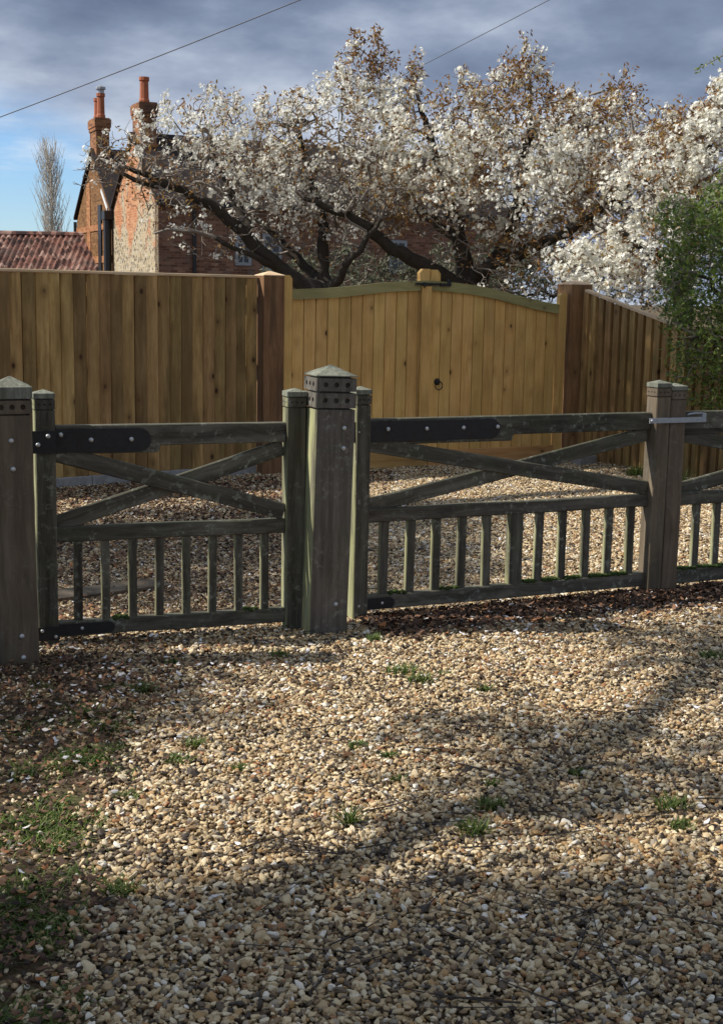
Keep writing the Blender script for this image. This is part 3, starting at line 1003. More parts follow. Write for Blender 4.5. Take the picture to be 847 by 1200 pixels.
def tall_leaf(s0, s1, label):
    root = thing('tall_gate', label, 'gate', gorg + gq * s0, GQ, 'pair of tall boarded gates')
    L = s1 - s0
    n = 12
    bw_ = (L - .10) / n
    off = .10 if s0 < 1 else .0
    for k in range(n):
        a, b = off + k * bw_ + .0012, off + (k + 1) * bw_ - .0012
        za, zb = top_curve(s0 + a) - RAILH + .02, top_curve(s0 + b) - RAILH + .02
        c_ = (a + b) / 2
        ch = .004
        # boards with v-joint edges
        mb = MB()
        sec = [(a - c_, .0), (a - c_ + ch, -.012), (b - c_ - ch, -.012), (b - c_, .0), (b - c_, .012), (a - c_, .012)]
        V = [(x, y, 0) for x, y in sec] + [(x, y, (za if x < 0 else zb) - .04) for x, y in sec]
        mb.add(V, [tuple(range(6)), tuple(range(6, 12))] + [(i, (i + 1) % 6, 6 + (i + 1) % 6, 6 + i) for i in range(6)])
        mb.build('board', MAT['gatewood'], root, (c_, 0, .04))
    # curved top rail
    S = np.linspace(0, L, 25)
    if s0 < 1:
        S = np.linspace(.092, L, 25)
    else:
        S = np.linspace(0, L - .092, 25)
    pts = [(s, top_curve(s0 + s)) for s in S] + [(s, top_curve(s0 + s) - RAILH) for s in S[::-1]]
    MB().prism(pts, -.036, -.0135).build('top_rail', MAT['greenrail'], root)
    link('bottom_rail', timber(L - .012, .150, .022, 'x', 3, .0008, .004), MAT['gatewood_x'], root, (L / 2, -.0255, .092))
    hs = .046 if s0 < 1 else L - .046
    sg = -1 if s0 < 1 else 1
    hst = 1.765 if s0 < 1 else 1.66
    p_ = [(-.044, 0), (.044, 0), (.044, hst - .03 if sg < 0 else hst), (.02 if sg < 0 else .044, hst), (-.02 if sg > 0 else -.044, hst), (-.044, hst - .03 if sg > 0 else hst)]
    MB().prism([(x, z_ + .03) for x, z_ in p_], -.040, .012).build('hanging_stile', MAT['gatewood'], root, (hs, 0, 0))
    cs = L - .055 if s0 < 1 else .055
    p_ = [(-.05, 1.70), (.05, 1.70), (.05, 1.86), (.03, 1.885), (-.03, 1.885), (-.05, 1.86)]
    if s0 < 1:
        p_ = [(-.055, 1.70), (.052, 1.70), (.052, 1.888), (-.02, 1.888), (-.055, 1.85)]
    else:
        p_ = [(-.052, 1.70), (.055, 1.70), (.055, 1.845), (.025, 1.882), (-.052, 1.882)]
    MB().prism(p_, -.012, .045).build('closing_stile', MAT['gatewood'], root, (cs, 0, 0))
    return root


tl = tall_leaf(0, 1.528, 'left leaf of the tall boarded gates with a raised cover strip on its edge')
tr = tall_leaf(1.532, 3.10, 'right leaf of the tall boarded gates with a black ring handle')
link('cover_strip', timber(1.56, .105, .022, 'z', 3, .0006, .003, 'cover_strip', .165), MAT['gatewood'], tl, (1.470, -.048, 0))
o = MB().box(1.345, 1.60, -.064, -.046, 1.735, 1.757).build('slide_latch', MAT['iron'], tl)
MB().box(1.42, 1.45, -.074, -.0645, 1.730, 1.762).build('staple', MAT['iron'], o)
k_ = MB().box(.085, .20, -.064, -.040, 1.730, 1.757).box(.17, .198, -.063, -.041, 1.7575, 1.80).build('latch_keep', MAT['iron'], tr)
rose = MB().lathe([(.034, 0), (.034, .006), (.022, .014), (.012, .03), (.004, .034)], (.10, -.0125, .825), 14, 'y').build('ring_handle', MAT['iron'], tr, smooth=True)
MB().tube([(.108 + .040 * math.sin(a), -.036, .790 + .040 * math.cos(a)) for a in np.linspace(0, 6.283, 19)], .005, 6, False).build('ring', MAT['iron'], rose, smooth=True)

# fence on the right, dropping in height then running on behind the shrub
rorg = Vector((2.225, 13.42, 0))
rd = Vector((.56, -.83, 0)).normalized()
t_ = thing('board_fence', 'sloping-topped board fence right of the tall gates and behind the shrub', 'fence', rorg, math.atan2(rd.y, rd.x), 'new board fences')


def rtop(s):
    return float(np.interp(s, [0, 1.25, 5], [1.725, 1.40, 1.36]))


for k in range(29):
    s = .0 + k * .109
    h = rtop(s)
    o = link('board', feather(h - .05), MAT['feather'], t_, (s, random.uniform(-.002, .002), .03), (0, 0, R(-1)))
mb = MB()
S = [0, 1.25, 3.2]
mb.prism([(s, rtop(s) - .018) for s in S] + [(s, rtop(s) + .006) for s in S[::-1]], -.045, .022).build('capping_rail', MAT['caprail'], t_)
for z_ in (.4, 1.1):
    link('arris_rail', timber(3.2, .07, .05, 'x', 2), MAT['feather'], t_, (1.6, .035, z_))

# loose concrete block at the gate post
tag(link('concrete_block', timber(.24, .10, .12, 'x', 3, .004, .010), MAT['concrete'], None, (2.20, 13.08, .05), (0, 0, R(38))), 'grey concrete block lying at the foot of the right tall gate post', 'block')
#NEXT

# ------------------------------------------------------------------ house beyond the trees
hc = Vector((-5.93, 38.5, 0))                       # near left corner
hx = Vector((.908, .419, 0)).normalized()           # along the front wall
HA = math.atan2(hx.y, hx.x)
house = thing('brick_house', 'old brick and flint house with two gables and two tall chimneys, behind the cherry trees', 'house', hc, HA)
# local x runs along the front wall, local y away along the gable walls


def masonry(name, stops, mortar, scale, patch=None, patch_amt=0.0, bsize=(.225, .075), flint=None):
    m, t = newmat(name)
    co = t.n('ShaderNodeTexCoord').outputs['Object']
    sx_ = t.n('ShaderNodeSeparateXYZ', {0: co})
    uv = t.n('ShaderNodeCombineXYZ', {0: t.math('ADD', sx_.outputs[0], sx_.outputs[1]), 1: sx_.outputs[2]}).outputs[0]
    br = t.n('ShaderNodeTexBrick', {'Vector': uv, 'Scale': 1.0, 'Mortar Size': .008, 'Brick Width': bsize[0], 'Row Height': bsize[1],
                                    'Color1': (0, 0, 0, 1), 'Color2': (1, 1, 1, 1), 'Mortar': (.5, .5, .5, 1)})
    n = t.noise(co, scale, 6, .65)
    nb2 = t.noise(co, .55, 4, .6)
    f = t.math('ADD', t.math('MULTIPLY', t.n('ShaderNodeSeparateColor', {0: br.outputs[0]}).outputs[0], .45), t.math('ADD', t.math('MULTIPLY', n, .4), t.math('MULTIPLY', nb2, .25)))
    c = t.ramp(f, stops)
    c = t.mix(t.math('MULTIPLY', br.outputs['Fac'], .4), c, mortar)
    if flint:
        vo = t.n('ShaderNodeTexVoronoi', {'Vector': co, 'Scale': 11.0})
        fc = t.ramp(t.n('ShaderNodeSeparateColor', {0: vo.outputs['Color']}).outputs[0], [(0, (.06, .055, .05)), (.35, (.19, .16, .12)), (.7, (.34, .28, .20)), (1, (.46, .41, .32))])
        fc = t.mix(t.step(vo.outputs['Distance'], .35, .6, 0, .7), fc, (.45, .36, .22))
        sel = t.noise(co, .85, 5, .62)
        zz = t.step(sx_.outputs[2], 1.5, 4.6, .16, -.10)
        c = t.mix(t.step(t.math('ADD', sel, zz), .37, .50), c, fc)
    if patch:
        pn = t.noise(co, 1.3, 5, .6)
        c = t.mix(t.step(pn, .52, .68, 0, patch_amt), c, patch)
    finish(t, c, .9, t.math('SUBTRACT', n, br.outputs['Fac']), .6, .02, 0, .15)
    return m


MAT['carstone'] = masonry('carstone', [(.25, (.075, .034, .013)), (.5, (.15, .072, .028)), (.8, (.24, .13, .055))], (.17, .10, .05), 9, (.24, .12, .05), .5, (.16, .07))
MAT['flintbrick'] = masonry('flint_and_brick', [(.25, (.22, .085, .04)), (.5, (.40, .165, .075)), (.8, (.50, .27, .14))], (.45, .36, .26), 6, None, 0, (.22, .075), True)
MAT['brick'] = masonry('red_brick', [(.25, (.075, .036, .026)), (.5, (.15, .070, .045)), (.8, (.25, .14, .095))], (.22, .18, .14), 5, (.14, .12, .10), 1.0)
MAT['orangebrick'] = masonry('orange_brick', [(.25, (.20, .075, .03)), (.5, (.30, .125, .05)), (.8, (.39, .19, .085))], (.33, .22, .14), 7)
MAT['stack'] = masonry('sooty_brick', [(.25, (.10, .045, .025)), (.5, (.22, .095, .045)), (.8, (.34, .16, .075))], (.26, .19, .13), 6, (.06, .045, .035), .7)
MAT['pot'] = plain('terracotta_pot', (.36, .11, .05), .8, 0, 8, .4)
MAT['darktile'] = plain('dark_roof_tile', (.04, .032, .03), .9, 0, 6, .5, .15, .1)
MAT['greyframe'] = plain('grey_painted_frame', (.24, .26, .28), .6, 0, 12, .4)
MAT['glass'] = plain('window_glass', (.02, .025, .03), .08, 0, 3, .1, 0, .5)

GD = 5.15                                            # depth of each gable
FLEN = 11.6
EAVE, APEX = 4.25, 6.25


def gable_wall(y0, mat, apex, eave_l, eave_r):
    MB().add([(0, y0, -.1), (0, y0 + GD, -.1), (0, y0 + GD, eave_r), (0, y0 + GD / 2, apex), (0, y0, eave_l),
              (.35, y0, -.1), (.35, y0 + GD, -.1), (.35, y0 + GD, eave_r), (.35, y0 + GD / 2, apex), (.35, y0, eave_l)],
             [(0, 1, 2, 3, 4), (9, 8, 7, 6, 5), (0, 5, 6, 1), (1, 6, 7, 2), (2, 7, 8, 3), (3, 8, 9, 4), (4, 9, 5, 0)]).build('gable_wall', mat, house)


gable_wall(.003, MAT['flintbrick'], APEX, EAVE, EAVE)
gable_wall(GD + .006, MAT['carstone'], APEX, EAVE, EAVE - .15)
MB().box(.0, FLEN, -.006, .34, -.1, EAVE - .02).build('front_wall', MAT['brick'], house)
MB().box(FLEN - .35, FLEN - .002, .345, 2 * GD, -.1, EAVE).build('end_wall', MAT['brick'], house)
for y0 in (.0, GD + .003):
    for a_, b_ in ((0, GD / 2), (GD, GD / 2)):
        ya, yb = y0 + a_, y0 + b_
        ov = -.12 if a_ == 0 else .10
        za = EAVE - .02 - .06
        V = [(-.10, ya + ov, za), (FLEN + .1, ya + ov, za), (FLEN + .1, yb, APEX + .06), (-.10, yb, APEX + .06)]
        V += [(x, y, z_ + .09) for x, y, z_ in V]
        MB().add(V, [(0, 1, 2, 3), (4, 5, 6, 7), (0, 1, 5, 4), (1, 2, 6, 5), (2, 3, 7, 6), (3, 0, 4, 7)]).build('roof', MAT['darktile'], house)
# brick bands on the far gable
for z0, z1 in ((2.62, 2.84), (3.68, 3.88)):
    MB().box(-.03, .02, GD + .15, 2 * GD - .02, z0, z1).build('brick_band', MAT['orangebrick'], house)
MB().box(-.024, .02, GD + 3.05, GD + 3.55, -.1, 5.3).build('brick_pier', MAT['orangebrick'], house)
MB().box(-.05, .02, GD + 1.45, GD + 1.85, -.1, 4.5).build('painted_recess', MAT['pipe'], house)  # flat black slab on the wall paints the dark of a recess
# short pale bargeboard on the near slope of the far gable
MB().add([(-.14, GD + .25, EAVE - .02), (-.14, GD + 1.05, EAVE + .62), (-.14, GD + 1.05, EAVE + .72), (-.14, GD + .25, EAVE + .08),
          (-.105, GD + .25, EAVE - .02), (-.105, GD + 1.05, EAVE + .62), (-.105, GD + 1.05, EAVE + .72), (-.105, GD + .25, EAVE + .08)],
         [(0, 1, 2, 3), (4, 5, 6, 7), (0, 1, 5, 4), (1, 2, 6, 5), (2, 3, 7, 6), (3, 0, 4, 7)]).build('bargeboard', MAT['white'], house)
# pipes
MB().tube([(-.16, GD + .12, -.1), (-.16, GD + .12, 3.95)], .13, 8).box(-.30, .0, GD - .08, GD + .32, 3.95, 4.22).build('rainwater_pipe', MAT['pipe'], house)
MB().tube([(-.05, 2 * GD + .07, -.1), (-.05, 2 * GD + .07, 4.1)], .06, 6).build('rainwater_pipe', MAT['pipe'], house)
MB().tube([(1.05, -.08, -.1), (1.05, -.08, 4.0)], .055, 6).build('rainwater_pipe', MAT['pipe'], house)
MB().box(-.1, FLEN + .05, -.22, -.125, EAVE - .13, EAVE - .03).build('gutter', MAT['pipe'], house)
for x, z0, z1, ww in ((2.55, 2.5, 3.35, .5), (3.45, 2.35, 3.45, .6), (7.6, 2.4, 3.4, .6)):
    fr = MB().box(x - ww / 2, x - ww / 2 + .09, -.05, .0, z0, z1).box(x + ww / 2 - .09, x + ww / 2, -.05, .0, z0, z1).box(x - ww / 2 + .0905, x + ww / 2 - .0905, -.05, .0, z1 - .09, z1) \
        .box(x - ww / 2 + .0905, x + ww / 2 - .0905, -.05, .0, z0, z0 + .09).box(x - .02, x + .02, -.045, .0, z0 + .0905, z1 - .0905).box(x - ww / 2 + .0905, x + ww / 2 - .0905, -.04, .0, (z0 + z1) / 2 - .02, (z0 + z1) / 2 + .02).build('window', MAT['greyframe'], house)
    MB().box(x - ww / 2 + .02, x + ww / 2 - .02, -.020, -.008, z0 + .02, z1 - .02).build('pane', MAT['glass'], fr)


def chimney(x0, x1, y0, y1, zb, zt, pots):
    o = MB().box(x0, x1, y0, y1, zb, zt - .42).box(x0 - .03, x1 + .03, y0 - .03, y1 + .03, zt - .4195, zt - .30).box(x0 - .055, x1 + .055, y0 - .055, y1 + .055, zt - .2995, zt - .04).box(x0 - .02, x1 + .02, y0 - .02, y1 + .02, zt - .0395, zt).build('chimney', MAT['stack'], house)
    for px_, py_, r_, h_, cowl in pots:
        p = MB().lathe([(r_ * 1.15, -.02), (r_ * 1.15, .1), (r_, .14), (r_ * .92, h_ - .12), (r_ * 1.12, h_ - .10), (r_ * 1.12, h_), (r_ * .8, h_)], (px_, py_, zt), 10).build('chimney_pot', MAT['pot'], o, smooth=False)
        if cowl:
            MB().lathe([(r_ * .9, h_ + .001), (r_ * .9, h_ + .12), (r_ * 1.3, h_ + .13), (r_ * 1.3, h_ + .2), (r_ * .3, h_ + .26)], (px_, py_, zt), 10).build('cowl', MAT['lead'], p)


chimney(.02, .46, GD + 2.2, GD + 3.1, 5.2, 7.36, [(.24, GD + 2.42, .13, .80, True), (.24, GD + 2.88, .12, .70, False)])
chimney(.06, .54, 2.0, 2.9, 5.2, 7.22, [(.30, 2.45, .14, .76, False)])

# pantiled outbuilding left of the house
ob = thing('outbuilding', 'low outbuilding with an orange pantile roof, left of the house behind the fence', 'outbuilding', (-8.75, 47.0, 0), 0)
L_, dep_, zr, ze = 10.6, 3.2, 3.56, 1.75
nu, nv = int(L_ / .05), 20
us = np.linspace(0, L_, nu)
vs, zs = [], []
rows = []
for k in range(nv):
    for q in (0, .985):
        rows.append(((k + q) / nv, .035 * (1 - q)))
V = []
for fr, lift in rows:
    wv_ = .05 * np.sin(us / .2 * 2 * math.pi)
    V.append(np.stack([-us, np.full(nu, -dep_ * (fr)), zr + (ze - zr) * fr + wv_ - lift * 0 + .06 * (1 if lift < .01 else 0)], 1))
V = np.concatenate(V)
i = np.arange(len(rows) - 1)[:, None] * nu
k = np.arange(nu - 1)[None, :]
F = np.stack([i + k, i + k + 1, i + nu + k + 1, i + nu + k], -1).reshape(-1, 4)
m, t = newmat('pantile')
co = t.n('ShaderNodeTexCoord').outputs['Object']
vo = t.n('ShaderNodeTexVoronoi', {'Vector': t.n('ShaderNodeMapping', {'Vector': co, 'Scale': (5.0, 5.6, .1)}).outputs[0], 'Scale': 1.0})
c = t.ramp(t.n('ShaderNodeSeparateColor', {0: vo.outputs['Color']}).outputs[0], [(0, (.035, .018, .015)), (.4, (.12, .055, .04)), (.7, (.22, .10, .072)), (1, (.36, .23, .18))])
finish(t, t.mix(t.step(t.noise(co, 1.5, 4), .45, .7, 0, .6), c, (.16, .11, .09)), .85)
stuff(link('roof_tile', npmesh('roof_tile', V, F), m, ob))
MB().tube([(-L_, 0, zr + .05), (0, 0, zr + .05)], .11, 8).build('ridge', m, ob)
MB().box(-L_, 0, -dep_ + .2, .2, -.1, ze + .05).build('wall', MAT['orangebrick'], ob)


# ------------------------------------------------------------------ trees
MAT['bark'] = plain('dark_bark', (.055, .046, .036), .95, 0, 14, .55, .9, .15)
MAT['twigbark'] = plain('grey_twig', (.25, .215, .18), .9, 0, 30, .4, .3, .2)
MAT['blossom'] = tone_mat('cherry_blossom', [(0, (.76, .72, .58)), (.35, (.87, .85, .74)), (1, (.94, .93, .86))], .7, .38)
MAT['bronze'] = tone_mat('bronze_leaf', [(0, (.10, .045, .016)), (.4, (.22, .105, .033)), (.75, (.34, .18, .055)), (1, (.38, .29, .09))], .6, .4)
MAT['hedge'] = tone_mat('shrub_leaf', [(0, (.05, .085, .016)), (.5, (.14, .21, .036)), (.85, (.24, .31, .06)), (1, (.36, .40, .12))], .5, .45, spec=.5)

F5 = []
for k in range(5):
    a0 = 2 * math.pi * k / 5
    F5 += [(0, 0, 0), (.62 * math.cos(a0 - .52), .62 * math.sin(a0 - .52), .18), (1.0 * math.cos(a0), 1.0 * math.sin(a0), .34), (.62 * math.cos(a0 + .52), .62 * math.sin(a0 + .52), .18)]
flowerV = np.array(F5)
flowerF = np.arange(20).reshape(5, 4)
sprigV = np.array([(0, 0, 0), (.35, -.20, .06), (1, 0, .22), (.35, .20, .06)])
sprigF = np.array([(0, 1, 2, 3)])


def grow(base_limbs, attractors, seed, step=.13, up_bias=.15, curve=.45, wob=.018):
    """skeleton: hand-placed limbs, then every attractor reached from the nearest wood by a bent path"""
    r2 = np.random.default_rng(seed)
    cap = 120000
    P = np.zeros((cap, 3))
    par = np.full(cap, -1, int)
    spec = np.zeros(cap)
    n = 0
    for limb in base_limbs:
        pts = np.array([l[:3] for l in limb], float)
        rr = np.array([l[3] for l in limb], float)
        d = np.concatenate([[0], np.cumsum(np.linalg.norm(np.diff(pts, axis=0), axis=1))])
        k = max(3, int(d[-1] / step))
        q = np.linspace(0, d[-1], k)
        # smooth the polyline a little
        X = np.stack([np.interp(q, d, pts[:, c_]) for c_ in range(3)], 1)
        for _ in range(2):
            X[1:-1] = (X[:-2] + 2 * X[1:-1] + X[2:]) / 4
        X[1:] += r2.normal(0, wob, X[1:].shape)
        rq = np.interp(q, d, rr)
        if n == 0:
            prev, start = -1, 0
        else:
            prev = int(np.argmin(((P[:n] - X[0]) ** 2).sum(1)))
            start = 1
        for i_ in range(start, k):
            P[n], par[n], spec[n] = X[i_], prev, rq[i_]
            prev = n
            n += 1
    A = np.array(attractors)
    dd = np.array([np.min(((P[:n] - a_) ** 2).sum(1)) for a_ in A])
    A = A[np.argsort(dd + r2.uniform(0, .15, len(A)))]
    tips = []
    for a_ in A:
        d2 = ((P[:n] - a_) ** 2).sum(1)
        d2 = d2 + np.clip(P[:n, 2] - a_[2], 0, None) ** 2 * 1.2       # rather grow upward than hang
        j = int(np.argmin(d2))
        p0 = P[j]
        L = np.linalg.norm(a_ - p0)
        if L < .05:
            continue
        dirj = P[j] - P[par[j]] if par[j] >= 0 else np.array([0, 0, 1.])
        dirj = dirj / (np.linalg.norm(dirj) + 1e-9)
        ctrl = p0 + dirj * L * curve + np.array([0, 0, -up_bias * L]) + r2.normal(0, .06 * L, 3)
        k = max(2, int(L / step) + 1)
        tt = np.linspace(0, 1, k + 1)[1:, None]
        X = (1 - tt) ** 2 * p0 + 2 * tt * (1 - tt) * ctrl + tt ** 2 * a_ + r2.normal(0, .012, (k, 3))
        prev = j
        if n + k >= cap:
            break
        for x in X:
            P[n], par[n] = x, prev
            prev = n
            n += 1
        tips.append(prev)
    P, par, spec = P[:n], par[:n], spec[:n]
    cnt = np.zeros(n)
    kids = [[] for _ in range(n)]
    for i_ in range(n - 1, -1, -1):
        if not kids[i_]:
            cnt[i_] = 1
        if par[i_] >= 0:
            cnt[par[i_]] += cnt[i_]
            kids[par[i_]].append(i_)
    return P, par, cnt, kids, spec


def wood_meshes(sk, r0=.0032, power=.5, thick=.028, nthick=9, nthin=4):
    P, par, cnt, kids, spec = sk
    rad = np.maximum(r0 * cnt ** power, spec)
    for i_ in range(len(P)):
        if par[i_] >= 0:
            rad[i_] = min(rad[i_], rad[par[i_]])
    ch = {True: ([], []), False: ([], [])}
    stack = [0]
    while stack:
        s_ = stack.pop()
        cur = s_
        chain = [par[s_], s_] if par[s_] >= 0 else [s_]
        while kids[cur]:
            ks = sorted(kids[cur], key=lambda q: -rad[q] * 100 - cnt[q])
            stack += ks[1:]
            cur = ks[0]
            chain.append(cur)
        if len(chain) < 2:
            continue
        X = P[chain]
        rr = rad[chain].copy()
        if par[s_] >= 0:
            rr[0] = min(rr[0], rr[1] * 1.25)
        split = int(np.sum(rr > thick))
        if split >= 2:
            ch[True][0].append(X[:split + 1] if split < len(X) else X)
            ch[True][1].append(rr[:split + 1] if split < len(X) else rr)
            X, rr = X[split - 1:], rr[split - 1:]
        if len(X) >= 2:
            rr[-1] *= .6
            ch[False][0].append(X)
            ch[False][1].append(rr)
    return tube_arrays(*ch[True], nthick), tube_arrays(*ch[False], nthin)


def pxw(px, py, Y):
    """place a point of the crown outline at depth Y"""
    zc = (Y) * math.cos(pitch)
    d = rt * (px - 423.5) - up * (py - 600) + f0 * 1550
    s_ = Y / d.y
    return np.array([d.x * s_, Y, EYE + d.z * s_])


def lobe_points(lobes, dens, seed, Y0):
    """attractors in ellipsoids given as (px, py, rx, ry, dY, ry_depth)"""
    r2 = np.random.default_rng(seed)
    out = []
    for px, py, rx, ry, dY, rd_ in lobes:
        Y = Y0 + dY
        c_ = pxw(px, py, Y)
        sx_, sz_ = rx * Y / 1550, ry * Y / 1550
        k = int(dens * sx_ * sz_ * rd_)
        u = r2.normal(0, 1, (k, 3))
        u /= np.linalg.norm(u, axis=1)[:, None]
        u *= (r2.uniform(.1, 1, k) ** .42)[:, None]
        out.append(c_ + u * np.array([sx_, rd_, sz_]))
    return np.concatenate(out)


def shoots(seed, specs, Y0, nper=45, wid=.10):
    """upright whips: (px, py of the tip, px, py of the foot, dY)"""
    r2 = np.random.default_rng(seed)
    out = []
    for tx, ty, bx_, by, dY in specs:
        a_, b_ = pxw(bx_, by, Y0 + dY), pxw(tx, ty, Y0 + dY)
        for q in np.linspace(.1, 1, nper):
            out.append(a_ + (b_ - a_) * q + r2.normal(0, wid * (1.15 - q), 3))
    return np.array(out)


def cherry(name, label, base, limbs, lobes, whips, Y0, seed, dens, fl_per, leaf_per, bare=0.0, fsize=.027, lowz=2.0):
    root = thing(name, label, 'tree', base, 0, 'white cherry trees in blossom')
    base = np.array(base)
    A = lobe_points(lobes, dens, seed, Y0)
    wA = shoots(seed + 1, whips, Y0)
    A = np.concatenate([A, wA])
    sk = grow(limbs, A, seed)
    (tv, tf), (bv, bf) = wood_meshes(sk)
    link('trunk', npmesh('trunk', tv - base, tf, None, True), MAT['bark'], root)
    stuff(link('branches', npmesh('branches', bv - base, bf, None, True), MAT['twigbark'], root))
    P, par, cnt, kids, spec = sk
    r2 = np.random.default_rng(seed + 5)
    end = np.where((cnt <= 3) & (spec == 0))[0]
    pz = P[end]
    # clumps: some shoots heavy with flower, some nearly bare, low inner wood bare
    nz_ = np.array([mnoise.noise(Vector(p * .9) + Vector((seed, 0, 0))) + .6 * mnoise.noise(Vector(p * 2.6) + Vector((0, seed, 0))) for p in pz])
    low = np.clip((pz[:, 2] - lowz) / 1.2, .2, 1)
    want = np.clip((.62 + nz_ * 1.7 - bare), .02, 2.1) * low
    k = r2.poisson(want * fl_per / 5.5)
    node = np.repeat(np.arange(len(end)), k)
    cc = pz[node] + r2.normal(0, .035, (len(node), 3))
    per = r2.integers(3, 9, len(node))
    idx = np.repeat(np.arange(len(node)), per)

    cl = r2.normal(0, 1, (len(idx), 3))
    cl /= np.linalg.norm(cl, axis=1)[:, None]
    pos = cc[idx] + cl * (r2.uniform(.02, .06, len(idx)))[:, None]
    nr = cl + r2.normal(0, .35, cl.shape) + np.array([-.15, -.25, .1])
    V, F, T = scatter(flowerV, flowerF, pos, nr, fsize * r2.uniform(.8, 1.15, len(idx)), r2.uniform(0, 1, len(idx)), r2)
    stuff(link('blossom', npmesh('blossom', V - base, F, T), MAT['blossom'], root))
    # young leaves: most at shoot ends and high up
    top = np.clip((pz[:, 2] - 2.3) / 1.5, .35, 1.9)
    tipb = np.array([2.0 if not kids[e] else 1.0 for e in end])
    nl = np.array([mnoise.noise(Vector(p * 1.3) + Vector((0, 0, seed + 3))) for p in pz])
    k = r2.poisson(np.clip((.45 + .55 * top) * tipb * (.75 + nl * 1.5), 0, 4) * leaf_per)
    idx = np.repeat(np.arange(len(end)), k)
    di = P[end] - P[par[end]]
    di /= np.linalg.norm(di, axis=1)[:, None] + 1e-9
    nr = r2.normal(0, 1, (len(idx), 3)) + np.array([0, 0, .4])
    pos = pz[idx] + di[idx] * r2.uniform(0, .08, len(idx))[:, None] + r2.normal(0, .022, (len(idx), 3))
    V, F, T = scatter(sprigV, sprigF, pos, nr, r2.uniform(.04, .075, len(idx)), r2.uniform(0, 1, len(idx)), r2)
    stuff(link('young_leaves', npmesh('young_leaves', V - base, F, T), MAT['bronze'], root))
    return root


def limbpx(pts, Y0):
    return [(*pxw(px, py, Y0 + dY), r_) for px, py, dY, r_ in pts]


# left cherry
YL = 16.6
b_ = pxw(392, 372, YL)
limbs = [[(b_[0], b_[1], -.05, .17), (b_[0] - .02, b_[1], .8, .14)] + limbpx([(384, 345, 0, .125), (350, 330, 0, .098), (318, 306, -.1, .085), (292, 279, -.2, .078), (272, 258, -.25, .07), (240, 237, -.35, .062), (197, 216, -.45, .05), (172, 203, -.5, .036), (135, 192, -.6, .016)], YL),
         limbpx([(300, 287, -.15, .07), (284, 255, .1, .062), (281, 240, .15, .055), (270, 222, .2, .045), (258, 200, .3, .030), (246, 165, .3, .012)], YL),
         limbpx([(322, 309, -.1, .05), (296, 303, -.35, .034), (275, 290, -.45, .03), (254, 277, -.55, .027), (221, 267, -.7, .021), (200, 268, -.75, .017), (182, 274, -.8, .013)], YL),
         limbpx([(384, 345, 0, .09), (368, 320, .3, .06), (346, 302, .35, .055), (325, 277, .45, .048), (302, 260, .5, .036), (285, 240, .6, .018)], YL),
         limbpx([(386, 352, 0, .1), (381, 318, .3, .075), (378, 290, .35, .065), (384, 262, .4, .055), (372, 236, .5, .045), (362, 200, .6, .03), (352, 160, .6, .014)], YL),
         limbpx([(384, 345, .0, .07), (402, 318, -.3, .05), (415, 296, -.4, .045), (440, 270, -.4, .03), (452, 240, -.5, .018)], YL),
         limbpx([(197, 216, -.45, .03), (170, 222, -.5, .014), (120, 185, -.6, .008)], YL)]
lobes = [(205, 190, 85, 42, -.4, .9), (290, 178, 85, 46, .1, 1.1), (370, 168, 72, 54, .2, 1.2), (140, 178, 48, 30, -.5, .6), (255, 215, 85, 38, -.1, .9), (345, 225, 80, 50, .2, 1.1), (400, 215, 55, 70, .2, 1.0), (215, 225, 50, 28, -.5, .6), (200, 250, 55, 30, -.6, .4), (160, 205, 50, 30, -.5, .5), (300, 270, 70, 34, .2, .8), (385, 285, 55, 36, .3, .8), (245, 285, 50, 26, -.5, .4)]
whips = [(245, 100, 240, 150, 0), (85, 200, 130, 195, -.5), (95, 178, 140, 182, -.5), (190, 112, 205, 150, -.2), (275, 108, 280, 150, 0), (310, 105, 305, 150, .2), (345, 98, 350, 140, .2), (385, 85, 380, 130, .2), (85, 215, 130, 205, -.5), (163, 132, 175, 165, -.3), (216, 122, 224, 160, .2), (262, 112, 262, 155, .2), (330, 108, 328, 150, -.2), (362, 96, 362, 145, .4), (402, 78, 398, 140, .2), (238, 108, 232, 160, -.3), (120, 160, 150, 185, -.5)]
cherry('cherry_tree', 'white flowering cherry with long bare limbs reaching left in front of the house', tuple(b_ * np.array([1, 1, 0])), limbs, lobes, whips, YL, 21, 1000, 3.1, .8, .10, .024, 1.9)

# middle cherry
YM = 17.0
b_ = pxw(556, 372, YM)
limbs = [[(b_[0], b_[1], -.05, .20), (b_[0], b_[1], .9, .16)] + limbpx([(552, 345, 0, .13), (545, 315, .1, .115), (541, 285, .1, .10), (531, 255, .2, .085), (522, 222, .2, .07), (512, 190, .3, .055), (500, 150, .3, .04), (486, 105, .3, .018)], YM),
         limbpx([(552, 345, 0, .1), (520, 322, -.2, .095), (488, 306, -.35, .09), (462, 291, -.45, .08), (438, 272, -.5, .07), (405, 252, -.6, .055), (376, 240, -.7, .04), (345, 225, -.7, .018)], YM),
         limbpx([(552, 345, .0, .09), (575, 312, .2, .075), (592, 280, .3, .065), (607, 240, .3, .055), (614, 190, .4, .042), (622, 130, .4, .025), (620, 85, .4, .012)], YM),
         limbpx([(548, 325, .0, .08), (590, 305, -.3, .06), (635, 285, -.5, .05), (680, 262, -.5, .038), (720, 235, -.5, .02)], YM),
         limbpx([(541, 285, .1, .06), (500, 255, .5, .045), (470, 215, .6, .035), (455, 165, .6, .025), (440, 100, .6, .012)], YM)]
